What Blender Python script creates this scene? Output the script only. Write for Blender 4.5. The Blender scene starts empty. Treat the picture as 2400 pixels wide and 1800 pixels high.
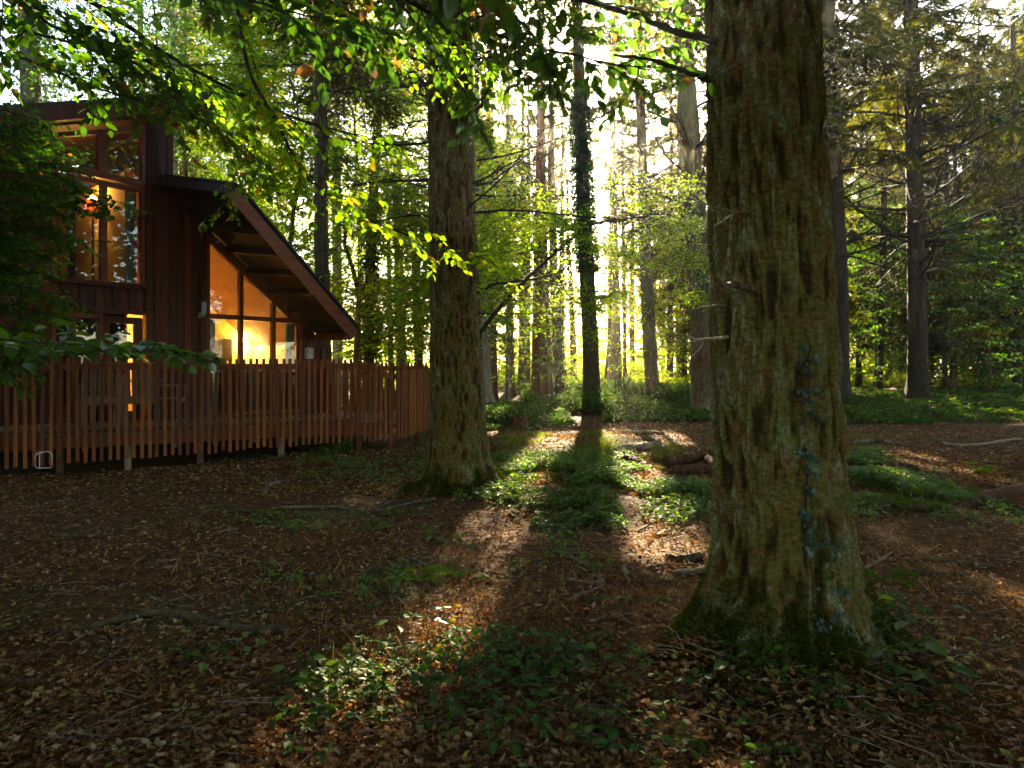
import bpy, math, random
import numpy as np
from mathutils import Vector

# ------------------------------------------------------------------ camera, sky, sun, exposure
S = bpy.context.scene
FP, CX, HY, CH = 1600.0, 1200.0, 860.0, 1.5          # focal length and horizon of the 2400x1800 photograph
cam_d = bpy.data.cameras.new("camera"); cam = bpy.data.objects.new("camera", cam_d)
S.collection.objects.link(cam); S.camera = cam
cam.location = (0, 0, CH); cam.rotation_euler = (math.radians(90), 0, 0)
cam_d.sensor_width = 36.0; cam_d.lens = 24.0
cam_d.shift_y = -40.0 / 2400.0
cam_d.clip_start = 0.05; cam_d.clip_end = 600.0
cam_d.dof.use_dof = True; cam_d.dof.focus_distance = 7.0; cam_d.dof.aperture_fstop = 5.0

SUN_EL = math.radians(20.5); SUN_AZ = math.radians(6.3)      # azimuth from +Y towards +X
SD = np.array([math.cos(SUN_EL)*math.sin(SUN_AZ), math.cos(SUN_EL)*math.cos(SUN_AZ), math.sin(SUN_EL)])
W = bpy.data.worlds.new("World"); S.world = W; W.use_nodes = True
wn = W.node_tree; bg = wn.nodes['Background']
sky = wn.nodes.new('ShaderNodeTexSky'); sky.sky_type = 'NISHITA'; sky.sun_disc = False
sky.sun_elevation = SUN_EL; sky.sun_rotation = SUN_AZ
sky.air_density = 1.0; sky.dust_density = 1.2; sky.ozone_density = 0.6
wn.links.new(sky.outputs[0], bg.inputs[0]); bg.inputs[1].default_value = 0.052
sun_d = bpy.data.lights.new("sun", 'SUN'); sun = bpy.data.objects.new("sun", sun_d)
S.collection.objects.link(sun)
sun_d.energy = 5.0; sun_d.angle = math.radians(0.5); sun_d.color = (1.0, 0.83, 0.54)
sun.rotation_euler = Vector(SD).to_track_quat('Z', 'Y').to_euler()
S.view_settings.view_transform = 'Standard'; S.view_settings.look = 'None'
S.view_settings.exposure = 4.0; S.view_settings.gamma = 1.0
S.render.engine = 'CYCLES'
cy = S.cycles
cy.use_denoising = True
cy.max_bounces = 7; cy.diffuse_bounces = 3; cy.glossy_bounces = 2; cy.transmission_bounces = 4
cy.transparent_max_bounces = 6; cy.volume_bounces = 0
cy.use_adaptive_sampling = True; cy.adaptive_threshold = 0.02
cy.sample_clamp_indirect = 4.0; cy.caustics_reflective = False; cy.caustics_refractive = False

rng = np.random.default_rng(11)
random.seed(5)
PI = math.pi

# ------------------------------------------------------------------ helpers
def px3(px, py, d):
    return np.array([(px-CX)/FP*d, d, CH-(py-HY)/FP*d])

def _h(ix, iy, iz, s):
    n = (ix*374761393 + iy*668265263 + iz*2147483647//7*0 + iz*1274126177 + s*974634777) & 0xffffffff
    n = ((n ^ (n >> 13)) * 1274126177) & 0xffffffff
    n = n ^ (n >> 16)
    return (n & 0xffff)/65535.0
def vnoise(x, y, z=0.0, s=0):
    x = np.asarray(x, float); y = np.asarray(y, float)+0*x; z = np.asarray(z, float)+0*x
    xi = np.floor(x).astype(np.int64); yi = np.floor(y).astype(np.int64); zi = np.floor(z).astype(np.int64)
    fx, fy, fz = x-xi, y-yi, z-zi
    fx = fx*fx*(3-2*fx); fy = fy*fy*(3-2*fy); fz = fz*fz*(3-2*fz)
    r = 0
    for a in (0, 1):
        for b in (0, 1):
            for c in (0, 1):
                w = (fx if a else 1-fx)*(fy if b else 1-fy)*(fz if c else 1-fz)
                r = r + w*_h(xi+a, yi+b, zi+c, s)
    return r*2-1
def fbm(x, y, z=0.0, o=4, s=0):
    r = 0; a = 1.0; f = 1.0; t = 0
    for i in range(o):
        r = r + a*vnoise(np.asarray(x)*f, np.asarray(y)*f, np.asarray(z)*f, s+i*17); t += a; a *= .5; f *= 2.03
    return r/t

def gh(x, y):
    x = np.asarray(x, float); y = np.asarray(y, float)
    h = 0.05*vnoise(x*0.5, y*0.5, 0, 3) + 0.022*vnoise(x*1.7, y*1.7, 0, 5) + 0.008*vnoise(x*5, y*5, 0, 9)
    far = np.clip((y-19)/14, 0, 1); far = far*far*(3-2*far)
    h = h + 0.25*far + 0.03*np.clip(y-30, 0, 60)*0.3
    return h
def ground_px(px, py):
    d = 1.5*FP/(py-HY)
    for _ in range(4):
        x = (px-CX)/FP*d
        d = (CH-float(gh(x, d)))*FP/(py-HY)
    return np.array([(px-CX)/FP*d, d, float(gh((px-CX)/FP*d, d))])

class MB:
    """collects faces (quads / tris) and links them as one mesh object"""
    def __init__(s): s.v = []; s.q = []; s.t = []; s.n = 0; s.qt = []; s.tt = []
    def add(s, v, q=None, t=None, tint=0.5):
        v = np.asarray(v, float).reshape(-1, 3); s.v.append(v)
        if q is not None and len(q):
            q = np.asarray(q, np.int64).reshape(-1, 4); s.q.append(q+s.n)
            s.qt.append(np.broadcast_to(np.asarray(tint, float), (len(q),)) if np.ndim(tint) == 0 or len(np.atleast_1d(tint)) == len(q) else np.full(len(q), .5))
        if t is not None and len(t):
            t = np.asarray(t, np.int64).reshape(-1, 3); s.t.append(t+s.n)
            s.tt.append(np.broadcast_to(np.asarray(tint, float), (len(t),)) if np.ndim(tint) == 0 or len(np.atleast_1d(tint)) == len(t) else np.full(len(t), .5))
        s.n += len(v); return s
    def box(s, c, hx, hy, hz, ax=None, tint=.5):
        c = np.asarray(c, float)
        if ax is None: ax = np.eye(3)
        X, Y, Z = [np.asarray(a, float) for a in ax]
        v = [c+X*hx*i+Y*hy*j+Z*hz*k for k in (-1, 1) for i, j in ((-1, -1), (1, -1), (1, 1), (-1, 1))]
        return s.add(v, [(0, 3, 2, 1), (4, 5, 6, 7), (0, 1, 5, 4), (1, 2, 6, 5), (2, 3, 7, 6), (3, 0, 4, 7)], tint=tint)
    def bar(s, a, b, w, h, up=(0, 0, 1), tint=.5):
        a = np.asarray(a, float); b = np.asarray(b, float); d = b-a; L = np.linalg.norm(d); d = d/L
        u = np.asarray(up, float); u = u-d*np.dot(u, d); u /= np.linalg.norm(u); sd = np.cross(d, u)
        return s.box((a+b)/2, L/2, w/2, h/2, (d, sd, u), tint)
    def prism(s, poly, vec, tint=.5):
        poly = np.asarray(poly, float); n = len(poly); v = np.vstack([poly, poly+np.asarray(vec, float)])
        qs = [(i, (i+1) % n, n+(i+1) % n, n+i) for i in range(n)]
        tr = [(0, i+1, i) for i in range(1, n-1)] + [(n, n+i, n+i+1) for i in range(1, n-1)]
        s.add(v, qs, None, tint)
        s.t.append(np.asarray(tr, np.int64)+s.n-2*n); s.tt.append(np.full(len(tr), float(np.mean(tint)))); return s
    def tube(s, pts, rad, sides=6, tint=.5, cap=True):
        v, q = tube_arrays(pts, rad, sides); s.add(v, q, tint=tint)
        if cap:
            n = sides; b = s.n-len(v)
            tr = [(0, i, i+1) for i in range(1, n-1)]; e = len(v)-n
            tr += [(e, e+i+1, e+i) for i in range(1, n-1)]
            s.t.append(np.asarray(tr, np.int64)+b); s.tt.append(np.full(len(tr), float(np.mean(tint))))
        return s
    def build(s, name, mat, parent=None, smooth=False):
        me = bpy.data.meshes.new(name)
        V = np.vstack(s.v) if s.v else np.zeros((0, 3))
        Q = np.vstack(s.q) if s.q else np.zeros((0, 4), np.int64)
        T = np.vstack(s.t) if s.t else np.zeros((0, 3), np.int64)
        o = bpy.data.objects.new(name, me)
        off = np.zeros(3)
        if parent is None and len(V):
            off = np.array([(V[:, 0].min()+V[:, 0].max())/2, (V[:, 1].min()+V[:, 1].max())/2, V[:, 2].min()])
            V = V-off; o.location = off
        elif parent is not None and len(V):
            V = V-np.array(parent.get('_org', (0, 0, 0)))
            if '_org' not in parent: pass
        nq, nt = len(Q), len(T)
        me.vertices.add(len(V)); me.vertices.foreach_set('co', V.astype(np.float32).ravel())
        me.loops.add(nq*4+nt*3); me.loops.foreach_set('vertex_index', np.concatenate([Q.ravel(), T.ravel()]).astype(np.int32))
        me.polygons.add(nq+nt)
        ls = np.concatenate([np.arange(nq)*4, nq*4+np.arange(nt)*3]).astype(np.int32)
        me.polygons.foreach_set('loop_start', ls)
        me.polygons.foreach_set('use_smooth', np.full(nq+nt, smooth))
        me.update(calc_edges=True)
        a = me.attributes.new('tint', 'FLOAT', 'FACE')
        ti = np.concatenate([np.concatenate(s.qt) if s.qt else np.zeros(0), np.concatenate(s.tt) if s.tt else np.zeros(0)])
        a.data.foreach_set('value', ti.astype(np.float32))
        me.materials.append(mat)
        S.collection.objects.link(o)
        if parent is not None: o.parent = parent
        o['_org'] = tuple(float(q) for q in (off if parent is None else parent.get('_org', (0, 0, 0))))
        return o

def thing(name, label, cat, loc=(0, 0, 0), group=None):
    o = bpy.data.objects.new(name, None); S.collection.objects.link(o)
    o.location = loc; o['_org'] = tuple(float(q) for q in loc); o.empty_display_size = .2
    o['label'] = label; o['category'] = cat
    if group: o['group'] = group
    return o
def tag(o, label, cat, group=None, kind=None):
    if label: o['label'] = label
    if cat: o['category'] = cat
    if group: o['group'] = group
    if kind: o['kind'] = kind
    return o

def tube_arrays(pts, rad, sides=6):
    pts = np.asarray(pts, float); K = len(pts); rad = np.broadcast_to(np.asarray(rad, float), (K,))
    d = np.gradient(pts, axis=0); d /= np.linalg.norm(d, axis=1)[:, None]+1e-9
    ref = np.array([0, 0, 1.]) if abs(d[:, 2]).mean() < .8 else np.array([1., 0, 0])
    a = np.cross(d, ref); a /= np.linalg.norm(a, axis=1)[:, None]+1e-9
    b = np.cross(d, a)
    th = np.arange(sides)/sides*2*PI
    v = pts[:, None]+rad[:, None, None]*(a[:, None]*np.cos(th)[None, :, None]+b[:, None]*np.sin(th)[None, :, None])
    i = np.arange(K-1)[:, None]*sides; j = np.arange(sides)[None]; j2 = (j+1) % sides
    q = np.stack([i+j, i+j2, i+sides+j2, i+sides+j], -1).reshape(-1, 4)
    return v.reshape(-1, 3), q

def tubes_batch(A, B, r0, r1, mb, sides=3, tint=.5):
    """many straight thin tapered twigs at once"""
    A = np.asarray(A, float); B = np.asarray(B, float); n = len(A)
    if n == 0: return
    d = B-A; d /= np.linalg.norm(d, axis=1)[:, None]+1e-9
    ref = np.where(abs(d[:, 2:3]) < .9, np.array([[0, 0, 1.]]), np.array([[1., 0, 0]]))
    a = np.cross(d, ref); a /= np.linalg.norm(a, axis=1)[:, None]+1e-9; b = np.cross(d, a)
    r0 = np.broadcast_to(r0, (n,)); r1 = np.broadcast_to(r1, (n,))
    vs = []
    for P, r in ((A, r0), (B, r1)):
        for k in range(sides):
            t = 2*PI*k/sides; vs.append(P+r[:, None]*(a*math.cos(t)+b*math.sin(t)))
    v = np.stack(vs, 1)
    q = np.array([(k, (k+1) % sides, sides+(k+1) % sides, sides+k) for k in range(sides)])
    Q = (np.arange(n)[:, None, None]*2*sides+q[None]).reshape(-1, 4)
    mb.add(v.reshape(-1, 3), Q, tint=np.repeat(np.broadcast_to(tint, (n,)), sides))

# leaf templates: (verts, quads) in the frame (length, side, normal)
LEAF_BEECH = (np.array([(0, 0, 0), (.28, -.26, .05), (.62, -.27, .06), (1, 0, -.04), (.62, .27, .06), (.28, .26, .05)]),
              np.array([(0, 1, 2, 3), (0, 3, 4, 5)]))
LEAF_FINE = (np.array([(0, 0, 0), (.12, -.17, .03), (.34, -.30, .07), (.6, -.29, .07), (.84, -.15, .02), (1, 0, -.07),
                       (.84, .15, .02), (.6, .29, .07), (.34, .30, .07), (.12, .17, .03), (.34, 0, 0), (.6, 0, 0)]),
             np.array([(0, 1, 2, 10), (10, 2, 3, 11), (11, 3, 4, 5), (0, 10, 8, 9), (10, 11, 7, 8), (11, 5, 6, 7)]))
LEAF_QUAD = (np.array([(0, 0, 0), (.5, -.26, .05), (1, 0, 0), (.5, .26, .05)]), np.array([(0, 1, 2, 3)]))
LEAF_CURL = (np.array([(0, 0, .1), (.3, -.25, .22), (.7, -.22, .16), (1, 0, .25), (.7, .22, .05), (.3, .25, .12), (.5, 0, -.03)]),
             np.array([(0, 1, 2, 6), (6, 2, 3, 4), (0, 6, 4, 5)]))
NEEDLE = (np.array([(0, -.06, 0), (0, .06, 0), (.55, .05, .01), (1, 0, -.02), (.55, -.05, .01)]), None)
LEAF_NEEDLE = (np.array([(0, -.09, 0), (1, -.03, 0), (1, .03, 0), (0, .09, 0)]), np.array([(0, 1, 2, 3)]))
LEAF_IVY = (np.array([(0, 0, 0), (-.12, -.42, 0), (.28, -.22, .03), (.55, -.5, .0), (.52, -.17, .03), (1, 0, -.03),
                      (.52, .17, .03), (.55, .5, 0), (.28, .22, .03), (-.12, .42, 0)]),
            np.array([(0, 1, 2, 2), (0, 2, 3, 4), (0, 4, 5, 6), (0, 6, 7, 8), (0, 8, 9, 9)]))
def add_leaves(mb, pos, d, nrm, size, tmpl, tint):
    pos = np.asarray(pos, float); n = len(pos)
    if n == 0: return
    d = np.asarray(d, float); d = d/(np.linalg.norm(d, axis=1)[:, None]+1e-9)
    nrm = np.asarray(nrm, float)+0*d
    s = np.cross(nrm, d); s /= np.linalg.norm(s, axis=1)[:, None]+1e-9
    nn = np.cross(d, s)
    tv, tf = tmpl; size = np.broadcast_to(size, (n,))[:, None, None]
    v = pos[:, None]+size*(tv[None, :, 0:1]*d[:, None]+tv[None, :, 1:2]*s[:, None]+tv[None, :, 2:3]*nn[:, None])
    k = len(tv); base = np.arange(n)[:, None, None]*k
    tint = np.broadcast_to(tint, (n,))
    isq = np.array([f[2] != f[3] for f in tf])
    q = tf[isq]; t = tf[~isq][:, :3]
    V = v.reshape(-1, 3); off = mb.n
    if len(q): mb.add(V, (base+q[None]).reshape(-1, 4), tint=np.repeat(tint, len(q)))
    if len(t):
        mb.t.append((base+t[None]).reshape(-1, 3)+off); mb.tt.append(np.repeat(tint, len(t)))

# ------------------------------------------------------------------ where the sun reaches the forest floor
def sunshadow(P):
    P = np.asarray(P, float); k = P[:, 2]/SD[2]
    return P[:, 0]-SD[0]*k, P[:, 1]-SD[1]*k
LIT = [(-1.0, 6.9, 1.5, 1.5, .62), (.6, 6.6, 1.1, 1.6, .55), (.05, 5.6, .26, 1.3, .97), (1.22, 5.5, .34, 1.0, .97), (-2.9, 6.8, .36, .30, .97), (6.6, 10.4, .55, 1.9, .97), (-3.6, 17.2, .5, .6, .7), (-2.0, 16.0, .5, .6, .9),
       (-.1, 8.6, .4, .6, .9), (.35, 10.5, .9, 1.6, .92), (1.6, 9.5, .8, 1.8, .92), (.6, 14, 2.0, 2.6, .95), (2.4, 14.5, 1.5, 2.6, .95), (.2, 7.2, .6, .7, .8),
       (0, 19, 2.3, 3.0, .9), (3.0, 21, 2.0, 3.0, .9), (2, 27, 6, 5.0, .85), (4, 36, 9, 5, .6), (.2, 3.4, .22, .3, .95), (-.6, 2.9, .16, .2, .95), (.75, 3.1, .14, .2, .95), (-1.6, 8.9, .4, .3, .85)]
def keep_mask(P, strength=1.0):
    """thins the leaves that would shade the sunlit patches of the floor"""
    P = np.asarray(P, float); sx, sy = sunshadow(P); w = .44*vnoise(sx*1.3, sy*.8, 0, 77); pr = np.zeros(len(sx))
    for cx, cyy, rx, ry, q in LIT:
        pr = np.maximum(pr, q*(((sx-cx)/rx)**2+((sy-cyy)/ry)**2 < 1+w))
    return ~((rng.random(len(sx)) < pr*strength) & (P[:, 2] > 1.3))

# ------------------------------------------------------------------ materials
def new_mat(name):
    m = bpy.data.materials.new(name); m.use_nodes = True; nt = m.node_tree; nt.nodes.clear()
    out = nt.nodes.new('ShaderNodeOutputMaterial'); return m, nt, out
def N(nt, t, **kw):
    n = nt.nodes.new('ShaderNode'+t)
    for k, v in kw.items():
        if k.startswith('i_'): n.inputs[k[2:].replace('_', ' ')].default_value = v
        else: setattr(n, k, v)
    return n
def ramp(nt, stops, interp='LINEAR'):
    r = N(nt, 'ValToRGB'); cr = r.color_ramp; cr.interpolation = interp
    while len(cr.elements) > 1: cr.elements.remove(cr.elements[-1])
    cr.elements[0].position = stops[0][0]; cr.elements[0].color = (*stops[0][1], 1)
    for p, c in stops[1:]:
        e = cr.elements.new(p); e.color = (*c, 1)
    return r
def leaf_mat(name, stops, trans=.5, tmul=(1.5, 1.55, .8), gloss=.06, rough=.45):
    m, nt, out = new_mat(name); L = nt.links
    at = N(nt, 'Attribute', attribute_name='tint'); r = ramp(nt, stops); L.new(at.outputs['Fac'], r.inputs[0])
    d = N(nt, 'BsdfDiffuse'); L.new(r.outputs[0], d.inputs[0])
    mul = N(nt, 'MixRGB', blend_type='MULTIPLY'); mul.inputs[0].default_value = 1; mul.inputs[2].default_value = (*tmul, 1)
    L.new(r.outputs[0], mul.inputs[1])
    t = N(nt, 'BsdfTranslucent'); L.new(mul.outputs[0], t.inputs[0])
    mx = N(nt, 'MixShader'); mx.inputs[0].default_value = trans; L.new(d.outputs[0], mx.inputs[1]); L.new(t.outputs[0], mx.inputs[2])
    if gloss > 0:
        g = N(nt, 'BsdfGlossy'); g.inputs['Roughness'].default_value = rough; g.inputs[0].default_value = (1, 1, 1, 1)
        m2 = N(nt, 'MixShader'); m2.inputs[0].default_value = gloss; L.new(mx.outputs[0], m2.inputs[1]); L.new(g.outputs[0], m2.inputs[2]); mx = m2
    L.new(mx.outputs[0], out.inputs[0]); return m
def noise_mat(name, stops, scale=(3, 3, 3), nscale=1.0, detail=8, bump=.5, bdist=.02, rough=.85, spec=.2, coord='Object', tint_amt=0.0, stops2=None, mix_scale=.6, mix_thr=(.45, .6), bscale=None):
    m, nt, out = new_mat(name); L = nt.links
    tc = N(nt, 'TexCoord'); mp = N(nt, 'Mapping'); mp.inputs['Scale'].default_value = scale
    L.new(tc.outputs[coord], mp.inputs[0])
    n1 = N(nt, 'TexNoise'); n1.inputs['Scale'].default_value = nscale; n1.inputs['Detail'].default_value = detail; n1.inputs['Roughness'].default_value = .65
    L.new(mp.outputs[0], n1.inputs['Vector'])
    r = ramp(nt, stops); col = r.outputs[0]
    fac = n1.outputs[0]
    if tint_amt:
        at = N(nt, 'Attribute', attribute_name='tint')
        mm = N(nt, 'Math', operation='MULTIPLY_ADD'); mm.inputs[1].default_value = tint_amt; L.new(at.outputs['Fac'], mm.inputs[0]); 
        sb = N(nt, 'Math', operation='SUBTRACT'); L.new(n1.outputs[0], sb.inputs[0]); sb.inputs[1].default_value = tint_amt*.5
        L.new(sb.outputs[0], mm.inputs[2]); fac = mm.outputs[0]
    L.new(fac, r.inputs[0])
    if stops2:
        n2 = N(nt, 'TexNoise'); n2.inputs['Scale'].default_value = mix_scale; n2.inputs['Detail'].default_value = 6
        L.new(tc.outputs[coord], n2.inputs['Vector'])
        mr = N(nt, 'MapRange'); mr.inputs[1].default_value = mix_thr[0]; mr.inputs[2].default_value = mix_thr[1]; L.new(n2.outputs[0], mr.inputs[0])
        r2 = ramp(nt, stops2); L.new(n1.outputs[0], r2.inputs[0])
        mx = N(nt, 'MixRGB'); L.new(mr.outputs[0], mx.inputs[0]); L.new(col, mx.inputs[1]); L.new(r2.outputs[0], mx.inputs[2]); col = mx.outputs[0]
    p = N(nt, 'BsdfPrincipled'); L.new(col, p.inputs['Base Color']); p.inputs['Roughness'].default_value = rough
    p.inputs['Specular IOR Level'].default_value = spec
    if bump:
        b = N(nt, 'Bump'); b.inputs['Strength'].default_value = bump; b.inputs['Distance'].default_value = bdist
        if bscale:
            n3 = N(nt, 'TexNoise'); n3.inputs['Scale'].default_value = bscale; n3.inputs['Detail'].default_value = 6; L.new(mp.outputs[0], n3.inputs['Vector']); L.new(n3.outputs[0], b.inputs['Height'])
        else: L.new(n1.outputs[0], b.inputs['Height'])
        L.new(b.outputs[0], p.inputs['Normal'])
    L.new(p.outputs[0], out.inputs[0]); return m
def plain_mat(name, col, rough=.6, metal=0, spec=.4):
    m, nt, out = new_mat(name); p = N(nt, 'BsdfPrincipled'); p.inputs['Base Color'].default_value = (*col, 1)
    p.inputs['Roughness'].default_value = rough; p.inputs['Metallic'].default_value = metal; p.inputs['Specular IOR Level'].default_value = spec
    tc = N(nt, 'TexCoord'); n = N(nt, 'TexNoise'); n.inputs['Scale'].default_value = 12; nt.links.new(tc.outputs['Object'], n.inputs['Vector'])
    hs = N(nt, 'HueSaturation'); hs.inputs['Color'].default_value = (*col, 1)
    mr = N(nt, 'MapRange'); mr.inputs[3].default_value = .75; mr.inputs[4].default_value = 1.2; nt.links.new(n.outputs[0], mr.inputs[0]); nt.links.new(mr.outputs[0], hs.inputs['Value'])
    nt.links.new(hs.outputs[0], p.inputs['Base Color'])
    nt.links.new(p.outputs[0], out.inputs[0]); return m
def emit_mat(name, col, st):
    m, nt, out = new_mat(name); e = N(nt, 'Emission'); e.inputs[0].default_value = (*col, 1); e.inputs[1].default_value = st
    nt.links.new(e.outputs[0], out.inputs[0]); return m
def glass_mat(name):
    m, nt, out = new_mat(name); L = nt.links
    f = N(nt, 'Fresnel'); f.inputs[0].default_value = 1.5
    mu = N(nt, 'Math', operation='MULTIPLY_ADD'); mu.inputs[1].default_value = 1.2; mu.inputs[2].default_value = .05; L.new(f.outputs[0], mu.inputs[0])
    t = N(nt, 'BsdfTransparent'); t.inputs[0].default_value = (.92, .93, .9, 1); g = N(nt, 'BsdfGlossy'); g.inputs['Roughness'].default_value = .015
    mx = N(nt, 'MixShader'); L.new(mu.outputs[0], mx.inputs[0]); L.new(t.outputs[0], mx.inputs[1]); L.new(g.outputs[0], mx.inputs[2]); L.new(mx.outputs[0], out.inputs[0]); return m

M = {}
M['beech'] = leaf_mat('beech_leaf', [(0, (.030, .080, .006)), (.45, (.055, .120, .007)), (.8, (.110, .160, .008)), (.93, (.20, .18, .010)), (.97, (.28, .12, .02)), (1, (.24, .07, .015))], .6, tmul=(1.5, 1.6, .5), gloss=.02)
M['beech_lit'] = leaf_mat('sunlit_beech_leaf', [(0, (.070, .165, .008)), (.5, (.125, .225, .009)), (.9, (.23, .27, .010)), (1, (.33, .19, .012))], .70, tmul=(1.9, 1.9, .7), gloss=0)  # brighter copy of the beech leaf, with sunlight put into its colour
M['near'] = leaf_mat('near_leaf', [(0, (.030, .085, .010)), (.6, (.06, .13, .012)), (.92, (.10, .15, .012)), (.98, (.18, .07, .02)), (1, (.14, .05, .02))], .6, tmul=(1.6, 1.7, .6), gloss=.05, rough=.35)
M['conifer'] = leaf_mat('fir_needles', [(0, (.030, .045, .006)), (.5, (.060, .078, .009)), (.85, (.11, .105, .012)), (1, (.15, .09, .02))], .5, tmul=(1.8, 1.5, .5), gloss=0)
M['canopy'] = leaf_mat('canopy_leaf', [(0, (.03, .05, .01)), (1, (.06, .08, .012))], .25, tmul=(1, 1, .6), gloss=0)
M['bramble'] = leaf_mat('bramble_leaf', [(0, (.020, .055, .004)), (.5, (.038, .090, .006)), (.85, (.085, .13, .008)), (1, (.18, .12, .02))], .42, tmul=(1.5, 1.5, .4), gloss=.012, rough=.5)
M['herb'] = leaf_mat('herb_leaf', [(0, (.035, .085, .008)), (.5, (.065, .125, .010)), (.9, (.13, .17, .012)), (1, (.2, .16, .03))], .5, tmul=(1.5, 1.6, .5), gloss=.02)
M['grass'] = leaf_mat('grass_blade', [(0, (.05, .09, .008)), (.6, (.09, .13, .012)), (1, (.22, .19, .06))], .5, tmul=(1.5, 1.5, .5), gloss=0)
M['ivy'] = leaf_mat('ivy_leaf', [(0, (.008, .028, .018)), (.6, (.014, .045, .028)), (1, (.028, .075, .045))], .15, gloss=.03, rough=.35)
M['darkivy'] = leaf_mat('dark_ivy_leaf', [(0, (.014, .034, .006)), (.6, (.03, .06, .010)), (1, (.06, .085, .012))], .35, gloss=.03, rough=.4)
M['fern'] = leaf_mat('fern_frond', [(0, (.035, .10, .008)), (.6, (.06, .14, .010)), (1, (.14, .17, .015))], .5, tmul=(1.5, 1.6, .5), gloss=0)
M['moss'] = leaf_mat('moss', [(0, (.012, .024, .002)), (.6, (.030, .045, .003)), (1, (.10, .085, .010))], .3, gloss=0)
M['litter'] = leaf_mat('dead_leaf', [(0, (.032, .015, .006)), (.35, (.10, .044, .013)), (.6, (.18, .085, .024)), (.8, (.26, .145, .05)), (.95, (.36, .27, .15)), (1, (.20, .20, .03))], .25, tmul=(1.3, .9, .4), gloss=.015, rough=.5)
M['litterfine'] = leaf_mat('needle_litter', [(0, (.035, .014, .004)), (.5, (.13, .052, .010)), (.85, (.23, .11, .028)), (1, (.32, .20, .08))], .1, gloss=0)
M['ground'] = noise_mat('forest_floor', [(.30, (.018, .008, .003)), (.45, (.055, .023, .006)), (.6, (.105, .045, .010)), (.75, (.17, .08, .020))], (1, 1, 1), 9.0, 12, .9, .03, .95, .1,
                       stops2=[(.3, (.02, .025, .008)), (.7, (.07, .075, .02))], mix_scale=.7, mix_thr=(.52, .68))
def bark_mat(name):
    m, nt, out = new_mat(name); L = nt.links; tc = N(nt, 'TexCoord')
    def noise(scale, ns, det=8, rough=.6):
        mp = N(nt, 'Mapping'); mp.inputs['Scale'].default_value = scale; L.new(tc.outputs['Object'], mp.inputs[0])
        n = N(nt, 'TexNoise'); n.inputs['Scale'].default_value = ns; n.inputs['Detail'].default_value = det; n.inputs['Roughness'].default_value = rough; L.new(mp.outputs[0], n.inputs['Vector']); return n.outputs[0]
    flake = noise((18, 18, 42), 1.5, 8, .7); patch = noise((1, 1, .6), 2.4, 6); fine = noise((1, 1, 1), 40, 6, .7); alga = noise((1, 1, 1), 9, 8, .65)
    brown = ramp(nt, [(.28, (.022, .009, .003)), (.45, (.075, .033, .008)), (.6, (.13, .062, .015)), (.78, (.19, .11, .035))]); L.new(flake, brown.inputs[0])
    olive = ramp(nt, [(.28, (.020, .018, .004)), (.5, (.075, .066, .012)), (.75, (.14, .13, .03))]); L.new(flake, olive.inputs[0])
    mr = N(nt, 'MapRange'); mr.inputs[1].default_value = .34; mr.inputs[2].default_value = .56; L.new(alga, mr.inputs[0])
    m1 = N(nt, 'MixRGB'); L.new(mr.outputs[0], m1.inputs[0]); L.new(brown.outputs[0], m1.inputs[1]); L.new(olive.outputs[0], m1.inputs[2])
    lich = ramp(nt, [(.3, (.05, .06, .03)), (.55, (.14, .16, .085)), (.75, (.28, .30, .19))]); L.new(fine, lich.inputs[0])
    at = N(nt, 'Attribute', attribute_name='tint')
    r2 = N(nt, 'MapRange'); r2.inputs[1].default_value = .58; r2.inputs[2].default_value = .86; L.new(at.outputs['Fac'], r2.inputs[0])
    r3 = N(nt, 'MapRange'); r3.inputs[1].default_value = .38; r3.inputs[2].default_value = .58; L.new(patch, r3.inputs[0])
    r4 = N(nt, 'MapRange'); r4.inputs[1].default_value = .40; r4.inputs[2].default_value = .56; L.new(fine, r4.inputs[0])
    mu = N(nt, 'Math', operation='MULTIPLY'); L.new(r2.outputs[0], mu.inputs[0]); L.new(r3.outputs[0], mu.inputs[1])
    mu2 = N(nt, 'Math', operation='MULTIPLY'); L.new(mu.outputs[0], mu2.inputs[0]); L.new(r4.outputs[0], mu2.inputs[1])
    m2 = N(nt, 'MixRGB'); L.new(mu2.outputs[0], m2.inputs[0]); L.new(m1.outputs[0], m2.inputs[1]); L.new(lich.outputs[0], m2.inputs[2])
    furrow_shade = N(nt, 'MapRange'); furrow_shade.inputs[1].default_value = .05; furrow_shade.inputs[2].default_value = .40; furrow_shade.inputs[3].default_value = .28; furrow_shade.inputs[4].default_value = 1; L.new(at.outputs['Fac'], furrow_shade.inputs[0])  # darkens the furrows in the colour, as painted shading
    m3 = N(nt, 'MixRGB', blend_type='MULTIPLY'); m3.inputs[0].default_value = 1; L.new(m2.outputs[0], m3.inputs[1]); L.new(furrow_shade.outputs[0], m3.inputs[2])
    p = N(nt, 'BsdfPrincipled'); L.new(m3.outputs[0], p.inputs['Base Color']); p.inputs['Roughness'].default_value = .95; p.inputs['Specular IOR Level'].default_value = .08
    bp = N(nt, 'Bump'); bp.inputs['Strength'].default_value = .9; bp.inputs['Distance'].default_value = .012; L.new(flake, bp.inputs['Height']); L.new(bp.outputs[0], p.inputs['Normal'])
    L.new(p.outputs[0], out.inputs[0]); return m
M['bark'] = bark_mat('fir_bark')
M['barkdark'] = noise_mat('dark_fir_bark', [(.3, (.010, .008, .005)), (.5, (.028, .020, .011)), (.7, (.055, .042, .024))], (9, 9, 2.5), 1.5, 8, .8, .03, .95, .1)
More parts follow.
